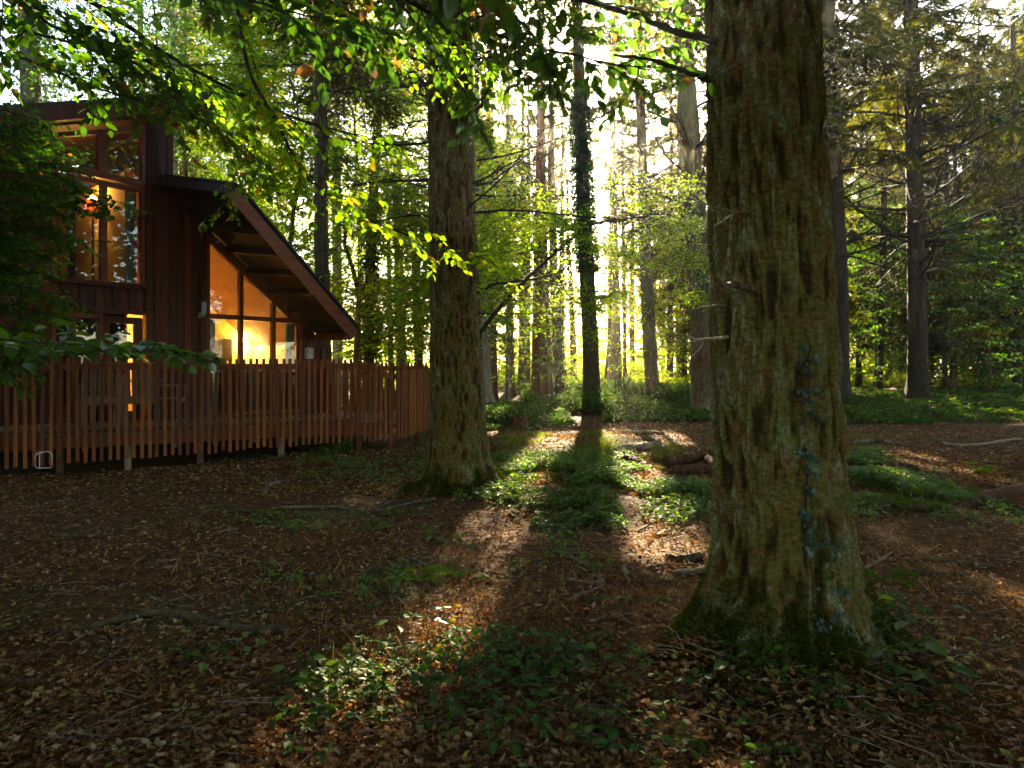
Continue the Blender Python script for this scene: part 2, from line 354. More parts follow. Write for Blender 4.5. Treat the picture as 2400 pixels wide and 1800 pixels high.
M['barkfar'] = noise_mat('trunk_bark', [(.3, (.030, .020, .010)), (.5, (.075, .050, .026)), (.7, (.13, .10, .06))], (9, 9, 2.5), 1.5, 8, .8, .03, .95, .1,
                     stops2=[(.3, (.035, .035, .014)), (.7, (.11, .11, .05))], mix_scale=.8, mix_thr=(.42, .62))
M['barkpale'] = noise_mat('pale_bark', [(.3, (.08, .07, .05)), (.6, (.20, .18, .13)), (.8, (.28, .26, .2))], (5, 5, 3), 1.5, 8, .5, .02, .9, .1)
M['barkred'] = noise_mat('red_bark', [(.3, (.035, .016, .008)), (.6, (.10, .045, .02)), (.8, (.16, .08, .04))], (9, 9, 2.5), 1.5, 8, .8, .03, .9, .1)
M['twig'] = noise_mat('twig_bark', [(.3, (.012, .009, .006)), (.7, (.04, .03, .02))], (9, 9, 9), 1.5, 4, 0, 0, .85, .2)
M['deadwood'] = noise_mat('dead_wood', [(.3, (.09, .065, .04)), (.55, (.24, .18, .12)), (.8, (.40, .33, .24))], (14, 14, 14), 1.2, 8, .6, .01, .9, .1,
                         stops2=[(.3, (.04, .035, .02)), (.7, (.13, .10, .06))], mix_scale=3, mix_thr=(.45, .6))
M['cladding'] = noise_mat('stained_cladding', [(.25, (.028, .004, .001)), (.5, (.085, .012, .002)), (.75, (.17, .028, .005))], (14, 14, 1.2), 1.2, 8, .35, .006, .55, .4, tint_amt=.35)
M['fascia'] = noise_mat('stained_fascia', [(.25, (.10, .020, .004)), (.6, (.24, .055, .009)), (.8, (.33, .09, .018))], (3, 3, 14), 1.2, 8, .3, .004, .5, .4)
M['baluster'] = noise_mat('baluster_wood', [(.25, (.080, .018, .002)), (.5, (.18, .046, .005)), (.8, (.28, .09, .012))], (16, 16, 2.0), 1.3, 8, .4, .004, .6, .3, tint_amt=.45)
M['deck'] = noise_mat('deck_board', [(.3, (.06, .03, .015)), (.7, (.17, .10, .05))], (2, 16, 16), 1.3, 8, .4, .004, .7, .3, tint_amt=.3)
M['post'] = noise_mat('pale_post', [(.3, (.15, .11, .06)), (.7, (.30, .24, .15))], (12, 12, 2), 1.3, 8, .4, .004, .8, .2)
M['roofing'] = noise_mat('roof_felt', [(.3, (.012, .013, .016)), (.7, (.035, .037, .045))], (30, 30, 30), 1, 6, .4, .004, .6, .4)
M['soffit'] = noise_mat('dark_soffit', [(.3, (.018, .008, .005)), (.7, (.05, .02, .011))], (10, 10, 10), 1, 6, .3, .004, .6, .3)
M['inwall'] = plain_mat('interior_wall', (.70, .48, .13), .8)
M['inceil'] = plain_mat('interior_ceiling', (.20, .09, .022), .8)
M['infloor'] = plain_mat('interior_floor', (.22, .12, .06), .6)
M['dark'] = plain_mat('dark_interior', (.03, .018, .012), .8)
M['red'] = plain_mat('red_cupboard', (.35, .035, .015), .4)
M['curtain'] = plain_mat('green_curtain', (.30, .46, .38), .9)
M['chair'] = noise_mat('teak_chair', [(.3, (.16, .10, .055)), (.7, (.36, .25, .15))], (3, 3, 12), 2, 6, .2, .003, .6, .3)
M['white'] = plain_mat('white_metal', (.6, .6, .58), .4)
M['chrome'] = plain_mat('grey_metal', (.45, .46, .46), .3, .8)
M['glass'] = glass_mat('window_glass')
M['lamp'] = emit_mat('lamp_glow', (1, .55, .12), 14)
M['lampred'] = emit_mat('red_lampshade_glow', (1, .06, .01), .35)
M['opal'] = plain_mat('opal_glass', (.5, .52, .52), .3)
# ------------------------------------------------------------------ ground
def build_ground():
    mb = MB()
    xs = np.concatenate([np.linspace(-110, -14, 40)[:-1], np.linspace(-14, 14, 281), np.linspace(14, 110, 40)[1:]])
    ys = np.concatenate([np.linspace(-60, -2, 30)[:-1], np.linspace(-2, 12, 201), np.linspace(12, 40, 141)[1:], np.linspace(40, 150, 50)[1:]])
    X, Y = np.meshgrid(xs, ys); Z = gh(X, Y)
    near = (abs(X) < 14) & (Y < 20)
    Z = Z+near*(0.012*fbm(X*7, Y*7, 0, 3, 21))
    nx, ny = len(xs), len(ys)
    i = np.arange(ny-1)[:, None]*nx; j = np.arange(nx-1)[None]
    q = np.stack([i+j, i+j+1, i+nx+j+1, i+nx+j], -1).reshape(-1, 4)
    mb.add(np.stack([X, Y, Z], -1).reshape(-1, 3), q)
    o = mb.build('ground', M['ground'], smooth=True); o['kind'] = 'structure'
build_ground()

# ------------------------------------------------------------------ the lodge
A0 = np.array([-5.9, 13.2, 0.0]); LU = np.array([1, 1.2, 0])/math.hypot(1, 1.2); LN = np.array([LU[1], -LU[0], 0]); LZ = np.array([0, 0, 1.])
DECK = 0.54
def u_of(px, off=0.0):
    a = A0+LN*off; k = (px-CX)/FP
    return (a[0]-k*a[1])/(k*LU[1]-LU[0])
def Pl(u, z, off=0.0): return A0+LU*u+LN*off+LZ*z
def z_of(px, py, off=0.0):
    p = Pl(u_of(px, off), 0, off); return CH-(py-HY)/FP*p[1]
def fp(px, py, off=0.0): return u_of(px, off), z_of(px, py, off)

lodge = thing('lodge', 'dark red timber lodge with lit gable windows behind the slatted deck fence', 'lodge', tuple(Pl(-1, 0, -2)))
AX = (LU, LN, LZ)
def wallbox(mb, u0, u1, z0, z1, o0, o1, tint=.5):
    mb.box(Pl((u0+u1)/2, (z0+z1)/2, (o0+o1)/2), abs(u1-u0)/2, abs(o1-o0)/2, abs(z1-z0)/2, AX, tint)
# rake line of the lower roof on the facade (underside)
uR0, zR0 = fp(364, 432); uR1, zR1 = fp(694, 752)
rk = (zR1-zR0)/(uR1-uR0)
def zr(u): return zR0+rk*(u-uR0)
# line of the upper roof underside on the facade
uT0, zT0 = fp(165, 300); uT1, zT1 = fp(330, 289)
tk = (zT1-zT0)/(uT1-uT0)
def zt(u): return zT0+tk*(u-uT0)
def boards(mb, u0, u1, zb, ztop, o=0.0, w=.135, th=.025):
    n = max(1, int(round((u1-u0)/w))); e = (u1-u0)/n
    for i in range(n):
        a, b = u0+i*e+.005, u0+(i+1)*e-.005
        za, zb2 = ztop(a), ztop(b)
        ot = o+(0.012 if i % 2 else 0)
        poly = [Pl(a, zb, ot), Pl(b, zb, ot), Pl(b, zb2, ot), Pl(a, za, ot)]
        mb.prism(poly, LN*th, tint=rng.random())
uW0 = u_of(480); uW1 = u_of(702); uE = u_of(752); uTow = u_of(405)
uA, uB = u_of(-260), u_of(341)
wall = MB()
ul0, ul1 = u_of(118), u_of(336)
z2a = z_of(336, 668)-.03; z2b = z_of(336, 448); z1 = z_of(336, 432)
ztran = z_of(560, 745)
# backing sheet pieces (thick), cladding in front
def piece(u0, u1, zb, ztf):
    wall.prism([Pl(u0, zb, -.12), Pl(u1, zb, -.12), Pl(u1, ztf(u1), -.12), Pl(u0, ztf(u0), -.12)], LN*.11, .2)
    boards(wall, u0, u1, zb, ztf, .0)
piece(uB, uW0, DECK-.3, lambda u: zr(u)-.02 if u > uR0 else zt(u))
piece(uW1+.02, uE, DECK-.3, lambda u: zr(u)+.11)
piece(ul1, uB-.003, z_of(336, 735), lambda u: zt(u))
piece(uA, ul0, DECK-.3, lambda u: zt(u))
piece(ul0+.003, ul1-.003, z_of(336, 738), lambda u: z2a-.03)
piece(uB+.0, uTow, zr(uR0)+.0, lambda u: zt(u))
zd = z_of(336, 745)
piece(ul0+.003, u_of(234), DECK-.3, lambda u: DECK+.25)
wall_o = wall.build('wall', M['cladding'], lodge)
# horizontal corner trim boards
for uu in (uW0-.05, uE+.02, uB+.03):
    tr = MB(); wallbox(tr, uu-.05, uu+.05, DECK-.3, (zr(uu) if uu > uR0 else z_of(341, 440))-.05, .05, .085); tr.build('trim_board', M['cladding'], lodge)
tr = MB()
wallbox(tr, ul0, uB+.1, z_of(336, 740), z_of(336, 728), .05, .10); tr.build('trim_board', M['cladding'], lodge); tr = MB()
wallbox(tr, ul0-.03, ul1+.06, z2a-.05, z2a+.02, .05, .12)
tr.build('trim_board', M['cladding'], lodge)

# windows
def window(name, polys, holes, off=-.02):
    """polys: frame bars as (uz a, uz b, width); holes: glass polygons in (u,z)"""
    f = MB()
    for a, b, w in polys:
        f.bar(Pl(a[0], a[1], .02), Pl(b[0], b[1], .02), w, .10, up=LN) if False else f.bar(Pl(a[0], a[1], .02), Pl(b[0], b[1], .02), .12, w, up=np.cross(LN, (Pl(*b)-Pl(*a))))
    w_o = f.build(name, M['fascia'], lodge)
    for h in holes:
        g = MB(); g.prism([Pl(u, z, -.015) for u, z in h], LN*.006)
        g.build('pane', M['glass'], w_o)
    return w_o
zt_ = ztran; zfl = DECK+.02
ms = [uW0, u_of(562), u_of(638), uW1]
bars = [((uW0, zt_), (uW1, zt_), .09), ((uW0+.03, zfl), (uW0+.03, zr(uW0)-.06), .07), ((uW1-.02, zfl), (uW1-.02, zt_), .07)]
for m_ in ms[1:3]: bars.append(((m_, zfl), (m_, zr(m_)-.05), .075))
bars.append(((uW0, zr(uW0)-.07), (u_of(690), zr(u_of(690))-.07), .11)); bars.append(((uW0, zfl), (uW1, zfl), .08))
holes = []
for i in range(3):
    a, b = ms[i]+.03, ms[i+1]-.03
    holes.append([(a, zfl+.03), (b, zfl+.03), (b, zt_-.04), (a, zt_-.04)])
    za, zb_ = zr(a)-.1, max(zr(b)-.1, zt_+.05)
    if i < 2: holes.append([(a, zt_+.04), (b, zt_+.04), (b, zb_), (a, za)])
    else:
        ue = uR0+(zt_+.1-zR0)/rk-.02
        holes.append([(a, zt_+.04), (ue, zt_+.045), (a, za)])
window('gable_window', bars, holes)
lp = MB(); wallbox(lp, u_of(514), uW1-.03, DECK, DECK+.92, -.08, -.04); boards(lp, u_of(514), uW1-.03, DECK, lambda u: DECK+.92, -.03, th=.015); lp.build('lower_panel', M['cladding'], lodge)
# upper clerestory window and first floor window
um = u_of(236); 
tw = lambda u: zt(u)-.14
window('clerestory_window', [((ul0, z1), (ul1, z1), .10), ((ul0, tw(ul0)+.03), (ul1, tw(ul1)+.03), .07), ((um, z1), (um, tw(um)), .11), ((ul1-.02, z1), (ul1-.02, tw(ul1)), .05), ((ul0+.02, z1), (ul0+.02, tw(ul0)), .05)],
       [[(ul0+.04, z1+.04), (um-.05, z1+.04), (um-.05, tw(um)), (ul0+.04, tw(ul0))], [(um+.05, z1+.04), (ul1-.04, z1+.04), (ul1-.04, tw(ul1)), (um+.05, tw(um))]])
window('first_floor_window', [((ul0, z2a), (ul1, z2a), .07), ((ul0, z2b), (ul1, z2b), .08), ((um+.03, z2a), (um+.03, z2b), .10), ((ul1-.03, z2a), (ul1-.03, z2b), .06), ((ul0+.03, z2a), (ul0+.03, z2b), .06)],
       [[(ul0+.06, z2a+.03), (um-.02, z2a+.03), (um-.02, z2b-.03), (ul0+.06, z2b-.03)], [(um+.08, z2a+.03), (ul1-.06, z2a+.03), (ul1-.06, z2b-.03), (um+.08, z2b-.03)]])
# ground floor: glazed wall and door
ud0, ud1 = u_of(238), u_of(330)
dmb = MB(); zdt = z_of(300, 745)
for a, b, w in [((ud0+.05, DECK), (ud0+.05, zdt), .14), ((ud1-.05, DECK), (ud1-.05, zdt), .14), ((ud0, zdt-.05), (ud1, zdt-.05), .12), ((ud0, DECK+.09), (ud1, DECK+.09), .18)]:
    dmb.bar(Pl(*a, .0), Pl(*b, .0), .06, w, up=np.cross(LN, (Pl(*b)-Pl(*a))))
door = dmb.build('door', M['cladding'], lodge)
g = MB(); g.prism([Pl(u, z, -.02) for u, z in [(ud0+.12, DECK+.18), (ud1-.12, DECK+.18), (ud1-.12, zdt-.11), (ud0+.12, zdt-.11)]], LN*.006); g.build('pane', M['glass'], door)
h = MB(); h.bar(Pl(ud0+.05, DECK+1.0, .03), Pl(ud0+.05, DECK+1.0, .09), .02, .02); h.bar(Pl(ud0+.03, DECK+1.0, .09), Pl(ud0+.15, DECK+1.0, .09), .02, .02); h.build('handle', M['chrome'], door)
window('ground_floor_window', [((ul0, zdt), (ud0, zdt), .08), ((ul0, DECK+.27), (ud0, DECK+.27), .06), ((ul0+.03, DECK+.3), (ul0+.03, zdt), .06), ((ud0-.03, DECK), (ud0-.03, zdt), .06), ((u_of(170), DECK+.3), (u_of(170), zdt), .06)],
       [[(ul0+.06, DECK+.3), (u_of(170)-.03, DECK+.3), (u_of(170)-.03, zdt-.04), (ul0+.06, zdt-.04)], [(u_of(170)+.03, DECK+.3), (ud0-.06, DECK+.3), (ud0-.06, zdt-.04), (u_of(170)+.03, zdt-.04)]])

# lower roof: slab through the rake line, its edge carried out towards the viewer
def roof_hit(px, py, P0, n):
    d = np.array([(px-CX)/FP, 1, -(py-HY)/FP]); c = np.array([0, 0, CH])
    t = np.dot(P0-c, n)/np.dot(d, n); return c+d*t
R0 = Pl(uR0, zR0+.0); rdir = Pl(uR1, zR1)-Pl(uR0, zR0); rdir /= np.linalg.norm(rdir)
rn = np.cross(rdir, LN); rn /= np.linalg.norm(rn)
if rn[2] < 0: rn = -rn
F_hi = roof_hit(540, 452, R0, rn); F_lo = roof_hit(827, 786, R0, rn)
W_hi = R0-rdir*.02; 
lenr = np.dot(F_lo-R0, rdir)
W_lo = R0+rdir*lenr
back = -LN*5.0
W_hi_b = W_hi+back; W_lo_b = W_lo+back
T = rn*.16
rf = MB()
rf.prism([F_hi+rn*.15, F_lo+rn*.15, W_lo+rn*.15, W_lo_b+rn*.15, W_hi_b+rn*.15, W_hi+rn*.15], rn*.05)
roof = rf.build('roof', M['roofing'], lodge)
sf = MB(); sf.prism([F_hi*.985+W_hi*.015+rn*.10, F_lo*.985+W_lo*.015+rn*.10, W_lo+rn*.10, W_hi+rn*.10], rn*.045); sf.build('soffit', M['soffit'], roof)
fa = MB()
fa.bar(F_hi+rn*.03, F_lo+rn*.03, .035, .235, up=rn); 
fa.build('rake_fascia', M['fascia'], roof)
fa = MB(); fa.bar(F_hi+rn*.05-rdir*.02, W_hi+rn*.05-rdir*.02, .035, .20, up=rn); fa.build('ridge_fascia', M['soffit'], roof)
fa = MB(); fa.bar(F_lo+rn*.03+rdir*.02, W_lo+rn*.03+rdir*.02, .035, .23, up=rn); fa.build('eaves_fascia', M['fascia'], roof)
cp = MB(); cp.bar(F_hi+rn*.215, F_lo+rn*.215, .08, .035, up=rn); cp.bar(F_hi+rn*.215, W_hi+rn*.215, .08, .035, up=rn); cp.build('edge_trim', M['roofing'], roof)
for i in range(7):
    t = .12+.82*i/6
    a = W_hi*(1-t)+W_lo*t; b = F_hi*(1-t)+F_lo*t
    r = MB(); r.bar(a+rn*.03, a+(b-a)*.97+rn*.03, .06, .14, up=rn); r.build('rafter', M['soffit'], roof)
# upper roof
o1 = 1.2
def up(px, py, o): u = u_of(px, o); return Pl(u, z_of(px, py, o), o)
Fr = up(503, 236, o1); Fl0 = up(165, 262, o1)
fd = (Fl0-Fr); fd /= np.linalg.norm(fd); Fl = Fr+fd*6.5
un = np.cross(fd, LN); un = un if un[2] > 0 else -un; un /= np.linalg.norm(un)
Br, Bl = Fr-LN*6, Fl-LN*6
rf = MB(); rf.prism([Fr+un*.11, Fl+un*.11, Bl+un*.11, Br+un*.11], un*.05); roof2 = rf.build('roof', M['roofing'], lodge)
sf = MB(); sf.prism([Fr+un*.02-LN*.03, Fl+un*.02-LN*.03, Bl+un*.02, Br+un*.02], un*.08); sf.build('soffit', M['soffit'], roof2)
fa = MB(); fa.bar(Fr, Fl, .035, .22, up=un); fa.build('fascia', M['cladding'], roof2)
fa = MB(); fa.bar(Fr-fd*.03, Br-fd*.03, .035, .22, up=un); fa.build('fascia', M['cladding'], roof2)
# side wall of the tower (right return) and rear
sw = MB(); 
sw.prism([Pl(uTow, zr(uTow)-1.5, 0), Pl(uTow, zr(uTow)-1.5, -5.5), Pl(uTow, zt(uTow), -5.5), Pl(uTow, zt(uTow), 0)], -LU*.1); sw.build('side_wall', M['cladding'], lodge)
sw = MB(); sw.prism([Pl(uE, DECK-.3, -.02), Pl(uE, DECK-.3, -4.9), Pl(uE, zr(uE), -4.9), Pl(uE, zr(uE), -.02)], -LU*.1); sw.build('side_wall', M['cladding'], lodge)
sw = MB(); sw.prism([Pl(uA, DECK-.3, -5.5), Pl(uTow, DECK-.3, -5.5), Pl(uTow, zt(uTow), -5.5), Pl(uA, zt(uA), -5.5)], LN*.1)
sw.prism([Pl(uTow, DECK-.3, -4.8), Pl(uE, DECK-.3, -4.8), Pl(uE, zr(uE), -4.8), Pl(uTow, zr(uTow), -4.8)], LN*.1)
sw.prism([Pl(uA, DECK-.3, 0), Pl(uA, DECK-.3, -5.4), Pl(uA, zt(uA), -5.4), Pl(uA, zt(uA), 0)], LU*.1); sw.build('rear_wall', M['cladding'], lodge)
# rooms behind the glass
DR = 2.6
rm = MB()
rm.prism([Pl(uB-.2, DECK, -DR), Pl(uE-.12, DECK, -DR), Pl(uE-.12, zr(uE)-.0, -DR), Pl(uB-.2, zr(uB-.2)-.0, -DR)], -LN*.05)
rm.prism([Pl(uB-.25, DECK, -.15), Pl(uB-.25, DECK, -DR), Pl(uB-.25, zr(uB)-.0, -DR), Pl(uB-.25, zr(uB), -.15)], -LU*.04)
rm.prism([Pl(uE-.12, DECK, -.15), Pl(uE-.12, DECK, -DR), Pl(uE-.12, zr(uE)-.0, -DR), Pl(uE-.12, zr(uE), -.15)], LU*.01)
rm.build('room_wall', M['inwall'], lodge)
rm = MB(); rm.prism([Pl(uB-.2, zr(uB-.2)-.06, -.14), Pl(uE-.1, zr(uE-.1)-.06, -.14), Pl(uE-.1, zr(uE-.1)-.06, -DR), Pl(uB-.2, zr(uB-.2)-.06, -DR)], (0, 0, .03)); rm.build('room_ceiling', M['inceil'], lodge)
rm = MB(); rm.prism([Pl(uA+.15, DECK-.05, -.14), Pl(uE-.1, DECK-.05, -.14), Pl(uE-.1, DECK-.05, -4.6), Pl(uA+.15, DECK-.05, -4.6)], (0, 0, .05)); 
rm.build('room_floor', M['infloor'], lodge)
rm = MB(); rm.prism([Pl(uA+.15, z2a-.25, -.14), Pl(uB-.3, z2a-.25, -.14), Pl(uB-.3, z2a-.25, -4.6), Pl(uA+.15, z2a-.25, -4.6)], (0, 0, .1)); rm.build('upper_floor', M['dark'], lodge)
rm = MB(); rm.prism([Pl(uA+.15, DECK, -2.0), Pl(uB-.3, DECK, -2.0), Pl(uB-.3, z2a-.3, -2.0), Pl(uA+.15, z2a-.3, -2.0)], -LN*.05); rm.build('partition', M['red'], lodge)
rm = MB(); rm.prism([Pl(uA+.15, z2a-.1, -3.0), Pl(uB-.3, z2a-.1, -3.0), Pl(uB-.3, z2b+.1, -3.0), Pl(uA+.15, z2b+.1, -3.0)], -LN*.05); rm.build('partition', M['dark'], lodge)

# curtains
def curtain(u0, u1, z0, z1, o, label):
    mb = MB(); n = 48; us = np.linspace(u0, u1, n); wv = .03*np.sin(np.linspace(0, 2*PI*max(3, (u1-u0)/.07), n))
    for k in range(n-1):
        pass
    v = []
    for f in (0, .01):
        for z in (z0, z1):
            for k in range(n): v.append(Pl(us[k], z, o+wv[k]+f))
    q = [(k, k+1, n+k+1, n+k) for k in range(n-1)]+[(2*n+k, 3*n+k, 3*n+k+1, 2*n+k+1) for k in range(n-1)]
    mb.add(v, q); o_ = mb.build('curtain', M['curtain'], smooth=True)
    tag(o_, label, 'curtain', 'green curtains in the lodge windows')
curtain(uW0+.07, u_of(512), DECK+.03, zt_-.05, -.14, 'pale green curtain at the left end of the gable glazing')
curtain(u_of(676), uW1-.05, DECK+.03, zt_-.05, -.14, 'pale green curtain at the right end of the gable glazing')
curtain(u_of(300), ul1-.07, z2a+.03, z2b-.03, -.14, 'grey green curtain at the right side of the first floor window')
curtain(ul0+.06, u_of(140), z2a+.03, z2b-.03, -.14, 'grey green curtain at the left side of the first floor window')

# lamps
def hit_off(px, py, o): return up(px, py, o)
for i, (px, py, lab) in enumerate([(572, 797, 'glowing wall lamp seen through the middle pane of the gable glazing'), (657, 800, 'glowing wall lamp seen through the right pane beside the curtain')]):
    p = hit_off(px, py, -DR+.09)
    t = thing('wall_lamp', lab, 'lamp', tuple(p), 'wall lamps glowing inside the lodge')
    mb = MB(); v, q = tube_arrays([p-LZ*.06, p, p+LZ*.06], [.035, .05, .06], 16); mb.add(v, q); mb.build('lamp_shade', M['lamp'], t, True)
    mb = MB(); mb.bar(p, p-LN*.08, .03, .05); mb.build('bracket', M['chrome'], t)
    for dz, s in ((.13, 1), (-.16, 1)):
        ld = bpy.data.lights.new('lamp_light', 'POINT'); lo = bpy.data.objects.new('lamp_light', ld); S.collection.objects.link(lo)
        ld.energy = 8.5; ld.color = (1, .56, .14); ld.shadow_soft_size = .03; lo.parent = t; lo.location = tuple(LN*.02+LZ*dz)
p = hit_off(218, 472, -1.2)
t = thing('table_lamp', 'lamp with glowing red shade in the first floor window', 'lamp', tuple(p))
mb = MB(); v, q = tube_arrays([p-LZ*.16, p+LZ*.0], [.13, .11], 20); mb.add(v, q); mb.build('lamp_shade', M['lampred'], t, True)
mb = MB(); v, q = tube_arrays([p+LZ*.0, p+LZ*.02, p+LZ*.10], [.10, .085, .03], 16); mb.add(v, q); mb.build('glow_top', M['lamp'], t, True)
mb = MB(); mb.tube([p-LZ*.16, np.array([p[0], p[1], z2a-.13])], .02, 8); mb.build('stand', M['dark'], t)
ld = bpy.data.lights.new('lamp_light', 'POINT'); lo = bpy.data.objects.new('lamp_light', ld); S.collection.objects.link(lo)
ld.energy = 1.6; ld.color = (1, .42, .12); ld.shadow_soft_size = .05; lo.parent = t; lo.location = (0, 0, .18)
p = hit_off(283, 805, -1.6)
t = thing('standing_lamp', 'lit yellow lamp seen through the glazed ground floor door', 'lamp', tuple(p))
mb = MB(); v, q = tube_arrays([p-LZ*.15, p+LZ*.13], [.10, .07], 20); mb.add(v, q); mb.build('lamp_shade', M['lamp'], t, True)
mb = MB(); mb.tube([p-LZ*.15, np.array([p[0], p[1], DECK+.0])], .015, 8); mb.build('stand', M['dark'], t)
ld = bpy.data.lights.new('lamp_light', 'POINT'); lo = bpy.data.objects.new('lamp_light', ld); S.collection.objects.link(lo)
ld.energy = 7; ld.color = (1, .5, .14); ld.shadow_soft_size = .1; lo.parent = t; lo.location = (0, 0, .28)
# unlit outdoor lantern by the gable glazing
p = up(478, 718, .16)
t = thing('outdoor_lantern', 'white cylindrical lantern on the wall left of the gable glazing', 'lantern', tuple(p))
mb = MB(); v, q = tube_arrays([p-LZ*.14, p+LZ*.08], .045, 16); mb.add(v, q); mb.build('glass_cylinder', M['opal'], t, True)
mb = MB(); mb.tube([p+LZ*.08, p+LZ*.10], [.085, .07], 16); mb.build('cap', M['chrome'], t)
mb = MB(); mb.bar(p-LZ*.16, p-LZ*.16-LN*.16, .03, .03); mb.tube([p-LZ*.2, p-LZ*.14], [.03, .05], 12); mb.box(p-LZ*.16-LN*.13, .05, .015, .06, AX); mb.build('bracket', M['chrome'], t)
mb = MB(); p = up(724, 828, .12); mb.box(p, .07, .06, .12, AX); mb.box(p+LN*.065, .055, .004, .10, AX)
tag(mb.build('meter_box', M['white']), 'small white box on the wall at the right end of the lodge', 'box')
# framed picture in the room
mb = MB(); p = hit_off(528, 820, -DR+.05); mb.box(p, .16, .02, .26, AX); tag(mb.build('picture_frame', M['dark']), 'dark framed picture on the yellow wall beside the green curtain', 'picture')

# ------------------------------------------------------------------ deck and fences
fa_, fb_ = np.array([-7.9, 9.06, 0]), np.array([-2.70, 12.02, 0])
fc_, fe_ = np.array([-2.17, 12.35, 0]), np.array([-1.35, 18.0, 0])
fdv = (fb_-fa_)/np.linalg.norm(fb_-fa_); fnv = np.array([fdv[1], -fdv[0], 0])
deck = thing('wooden_deck', 'raised timber deck strewn with fallen leaves in front of the lodge', 'deck', tuple(fa_*.5+fb_*.5))
mb = MB()
far0, far1 = Pl(uA, 0), Pl(uE+.6, 0)
nb = 26
inn = -fnv
for k in range(nb):
    o_ = .06+k*.125
    a = fa_+inn*o_; b = fb_+inn*o_
    # stop boards short of the facade
    def cut(p, q):
        # parameter where the board crosses the facade line
        d = q-p; s = np.dot(A0+LN*.06-p, LN)/np.dot(d, LN) if abs(np.dot(d, LN)) > 1e-6 else 9
        return s
    if np.dot(a-A0-LN*.08, LN) < 0:
        s = cut(a, b)
        if 0 < s < 1: a = a+(b-a)*(s+.01)
        elif s >= 1: continue
    mb.bar(a+LZ*(DECK-.015), b+LZ*(DECK-.015), .119, .03, tint=rng.random())
mb.prism([fb_+LZ*(DECK-.2)+inn*.05, fc_+LZ*(DECK-.2)+inn*.05, fc_+inn*2.8+LZ*(DECK-.2), fb_+inn*2.8+LZ*(DECK-.2)], (0, 0, .14))
mb.build('deck_boards', M['deck'], deck)
mb = MB(); mb.bar(fa_+LZ*(DECK-.13)+inn*.05, fb_+LZ*(DECK-.13)+inn*.05, .04, .19); mb.bar(fa_+LZ*(DECK-.13)+inn*1.6, fb_+LZ*(DECK-.13)+inn*1.6, .05, .18)
mb.build('edge_joist', M['baluster'], deck)
def on_fence(px, a=fa_, d=fdv):
    k = (px-CX)/FP; t = (k*a[1]-a[0])/(d[0]-k*d[1]); return a+d*t
for px in (140, 300, 470, 660, 841):
    p = on_fence(px)+inn*.05; z0 = float(gh(p[0], p[1]))-.05
    mb = MB(); mb.box((p[0], p[1], (z0+DECK-.23)/2), .045, .045, (DECK-.23-z0)/2, (fdv, fnv, LZ)); mb.build('support_post', M['post'], deck)
mb = MB()
for k in range(9):
    p = fa_+fdv*(.4+k*.7)+inn*(2.2+.1*random.random()); z0 = float(gh(p[0], p[1]))-.05
    mb.box((p[0], p[1], (z0+DECK-.23)/2), .05, .05, (DECK-.23-z0)/2, (fdv, fnv, LZ))
tag(mb.build('rear_support', M['post'], deck), None, None)

def fence(name, label, a, b, top0, top1, bot0, bot1, sp, first=.04, posts=(), cap=100):
    d = b-a; L = np.linalg.norm(d[:2]); dv = d/L; nv = np.array([dv[1], -dv[0], 0])
    t = thing(name, label, 'fence', tuple((a+b)/2), 'slatted timber deck fences')
    n = min(cap, int(L/sp))
    for i in range(n):
        s = (first+i*sp)/L; p = a+d*s; zt2 = top0+(top1-top0)*s+rng.normal(0, .006); zb = bot0+(bot1-bot0)*s+rng.normal(0, .012)
        if s > 1: break
        mb = MB(); tl = rng.normal(0, .006)
        mb.bar(np.array([p[0], p[1], zb])+nv*.045+dv*tl, np.array([p[0], p[1], zt2])+nv*.045-dv*tl, .047, .026, up=nv, tint=float(rng.random()))
        mb.build('baluster', M['baluster'], t)
    mb = MB(); z0, z1 = top0-.13, top1-.13
    mb.bar(a+LZ*z0, b+LZ*z1, .05, .10, tint=.5); mb.build('top_rail', M['baluster'], t)
    mb = MB(); mb.bar(a+LZ*(DECK-.12+(bot0-.08)*.0), b+LZ*(DECK-.12+min(0, (top1-1.63))), .05, .09, tint=.4) if name != 'deck_fence' else mb.bar(a+LZ*(DECK+.03)-nv*.03, b+LZ*(DECK+.03)-nv*.03, .03, .03, tint=.4)
    mb.build('bottom_rail', M['baluster'], t)
    for s in posts:
        p = a+d*s; zt2 = top0+(top1-top0)*s-.10; zg = float(gh(p[0], p[1]))-.03
        mb = MB(); mb.box((p[0]-nv[0]*.05, p[1]-nv[1]*.05, (zg+zt2)/2), .045, .045, (zt2-zg)/2, (dv, nv, LZ), tint=.3); mb.build('fence_post', M['baluster'], t)
    return t
fence('deck_fence', 'long front run of slatted timber fence along the deck edge', fa_, fb_, 1.63, 1.635, .06, .21, .1035, posts=[float(np.dot(on_fence(px)-fa_, fdv)/np.linalg.norm(fb_-fa_)) for px in (140, 470, 841)])
fence('ramp_fence', 'short slatted fence section stepping down beside the deck corner', fb_+fdv*.03, fc_, 1.635, 1.45, .21, .17, .10, first=.06, posts=(.97,))
fence('path_fence', 'lower slatted fence running back from the deck behind the middle fir', fc_+np.array([.02, .12, 0]), fe_, 1.45, 1.45, .17, .2, .105, first=.02, posts=(.3, .6, .99), cap=56)
# return fence on the left, in deep shade
fl_ = fa_+np.array([-.4, -2.2, 0])
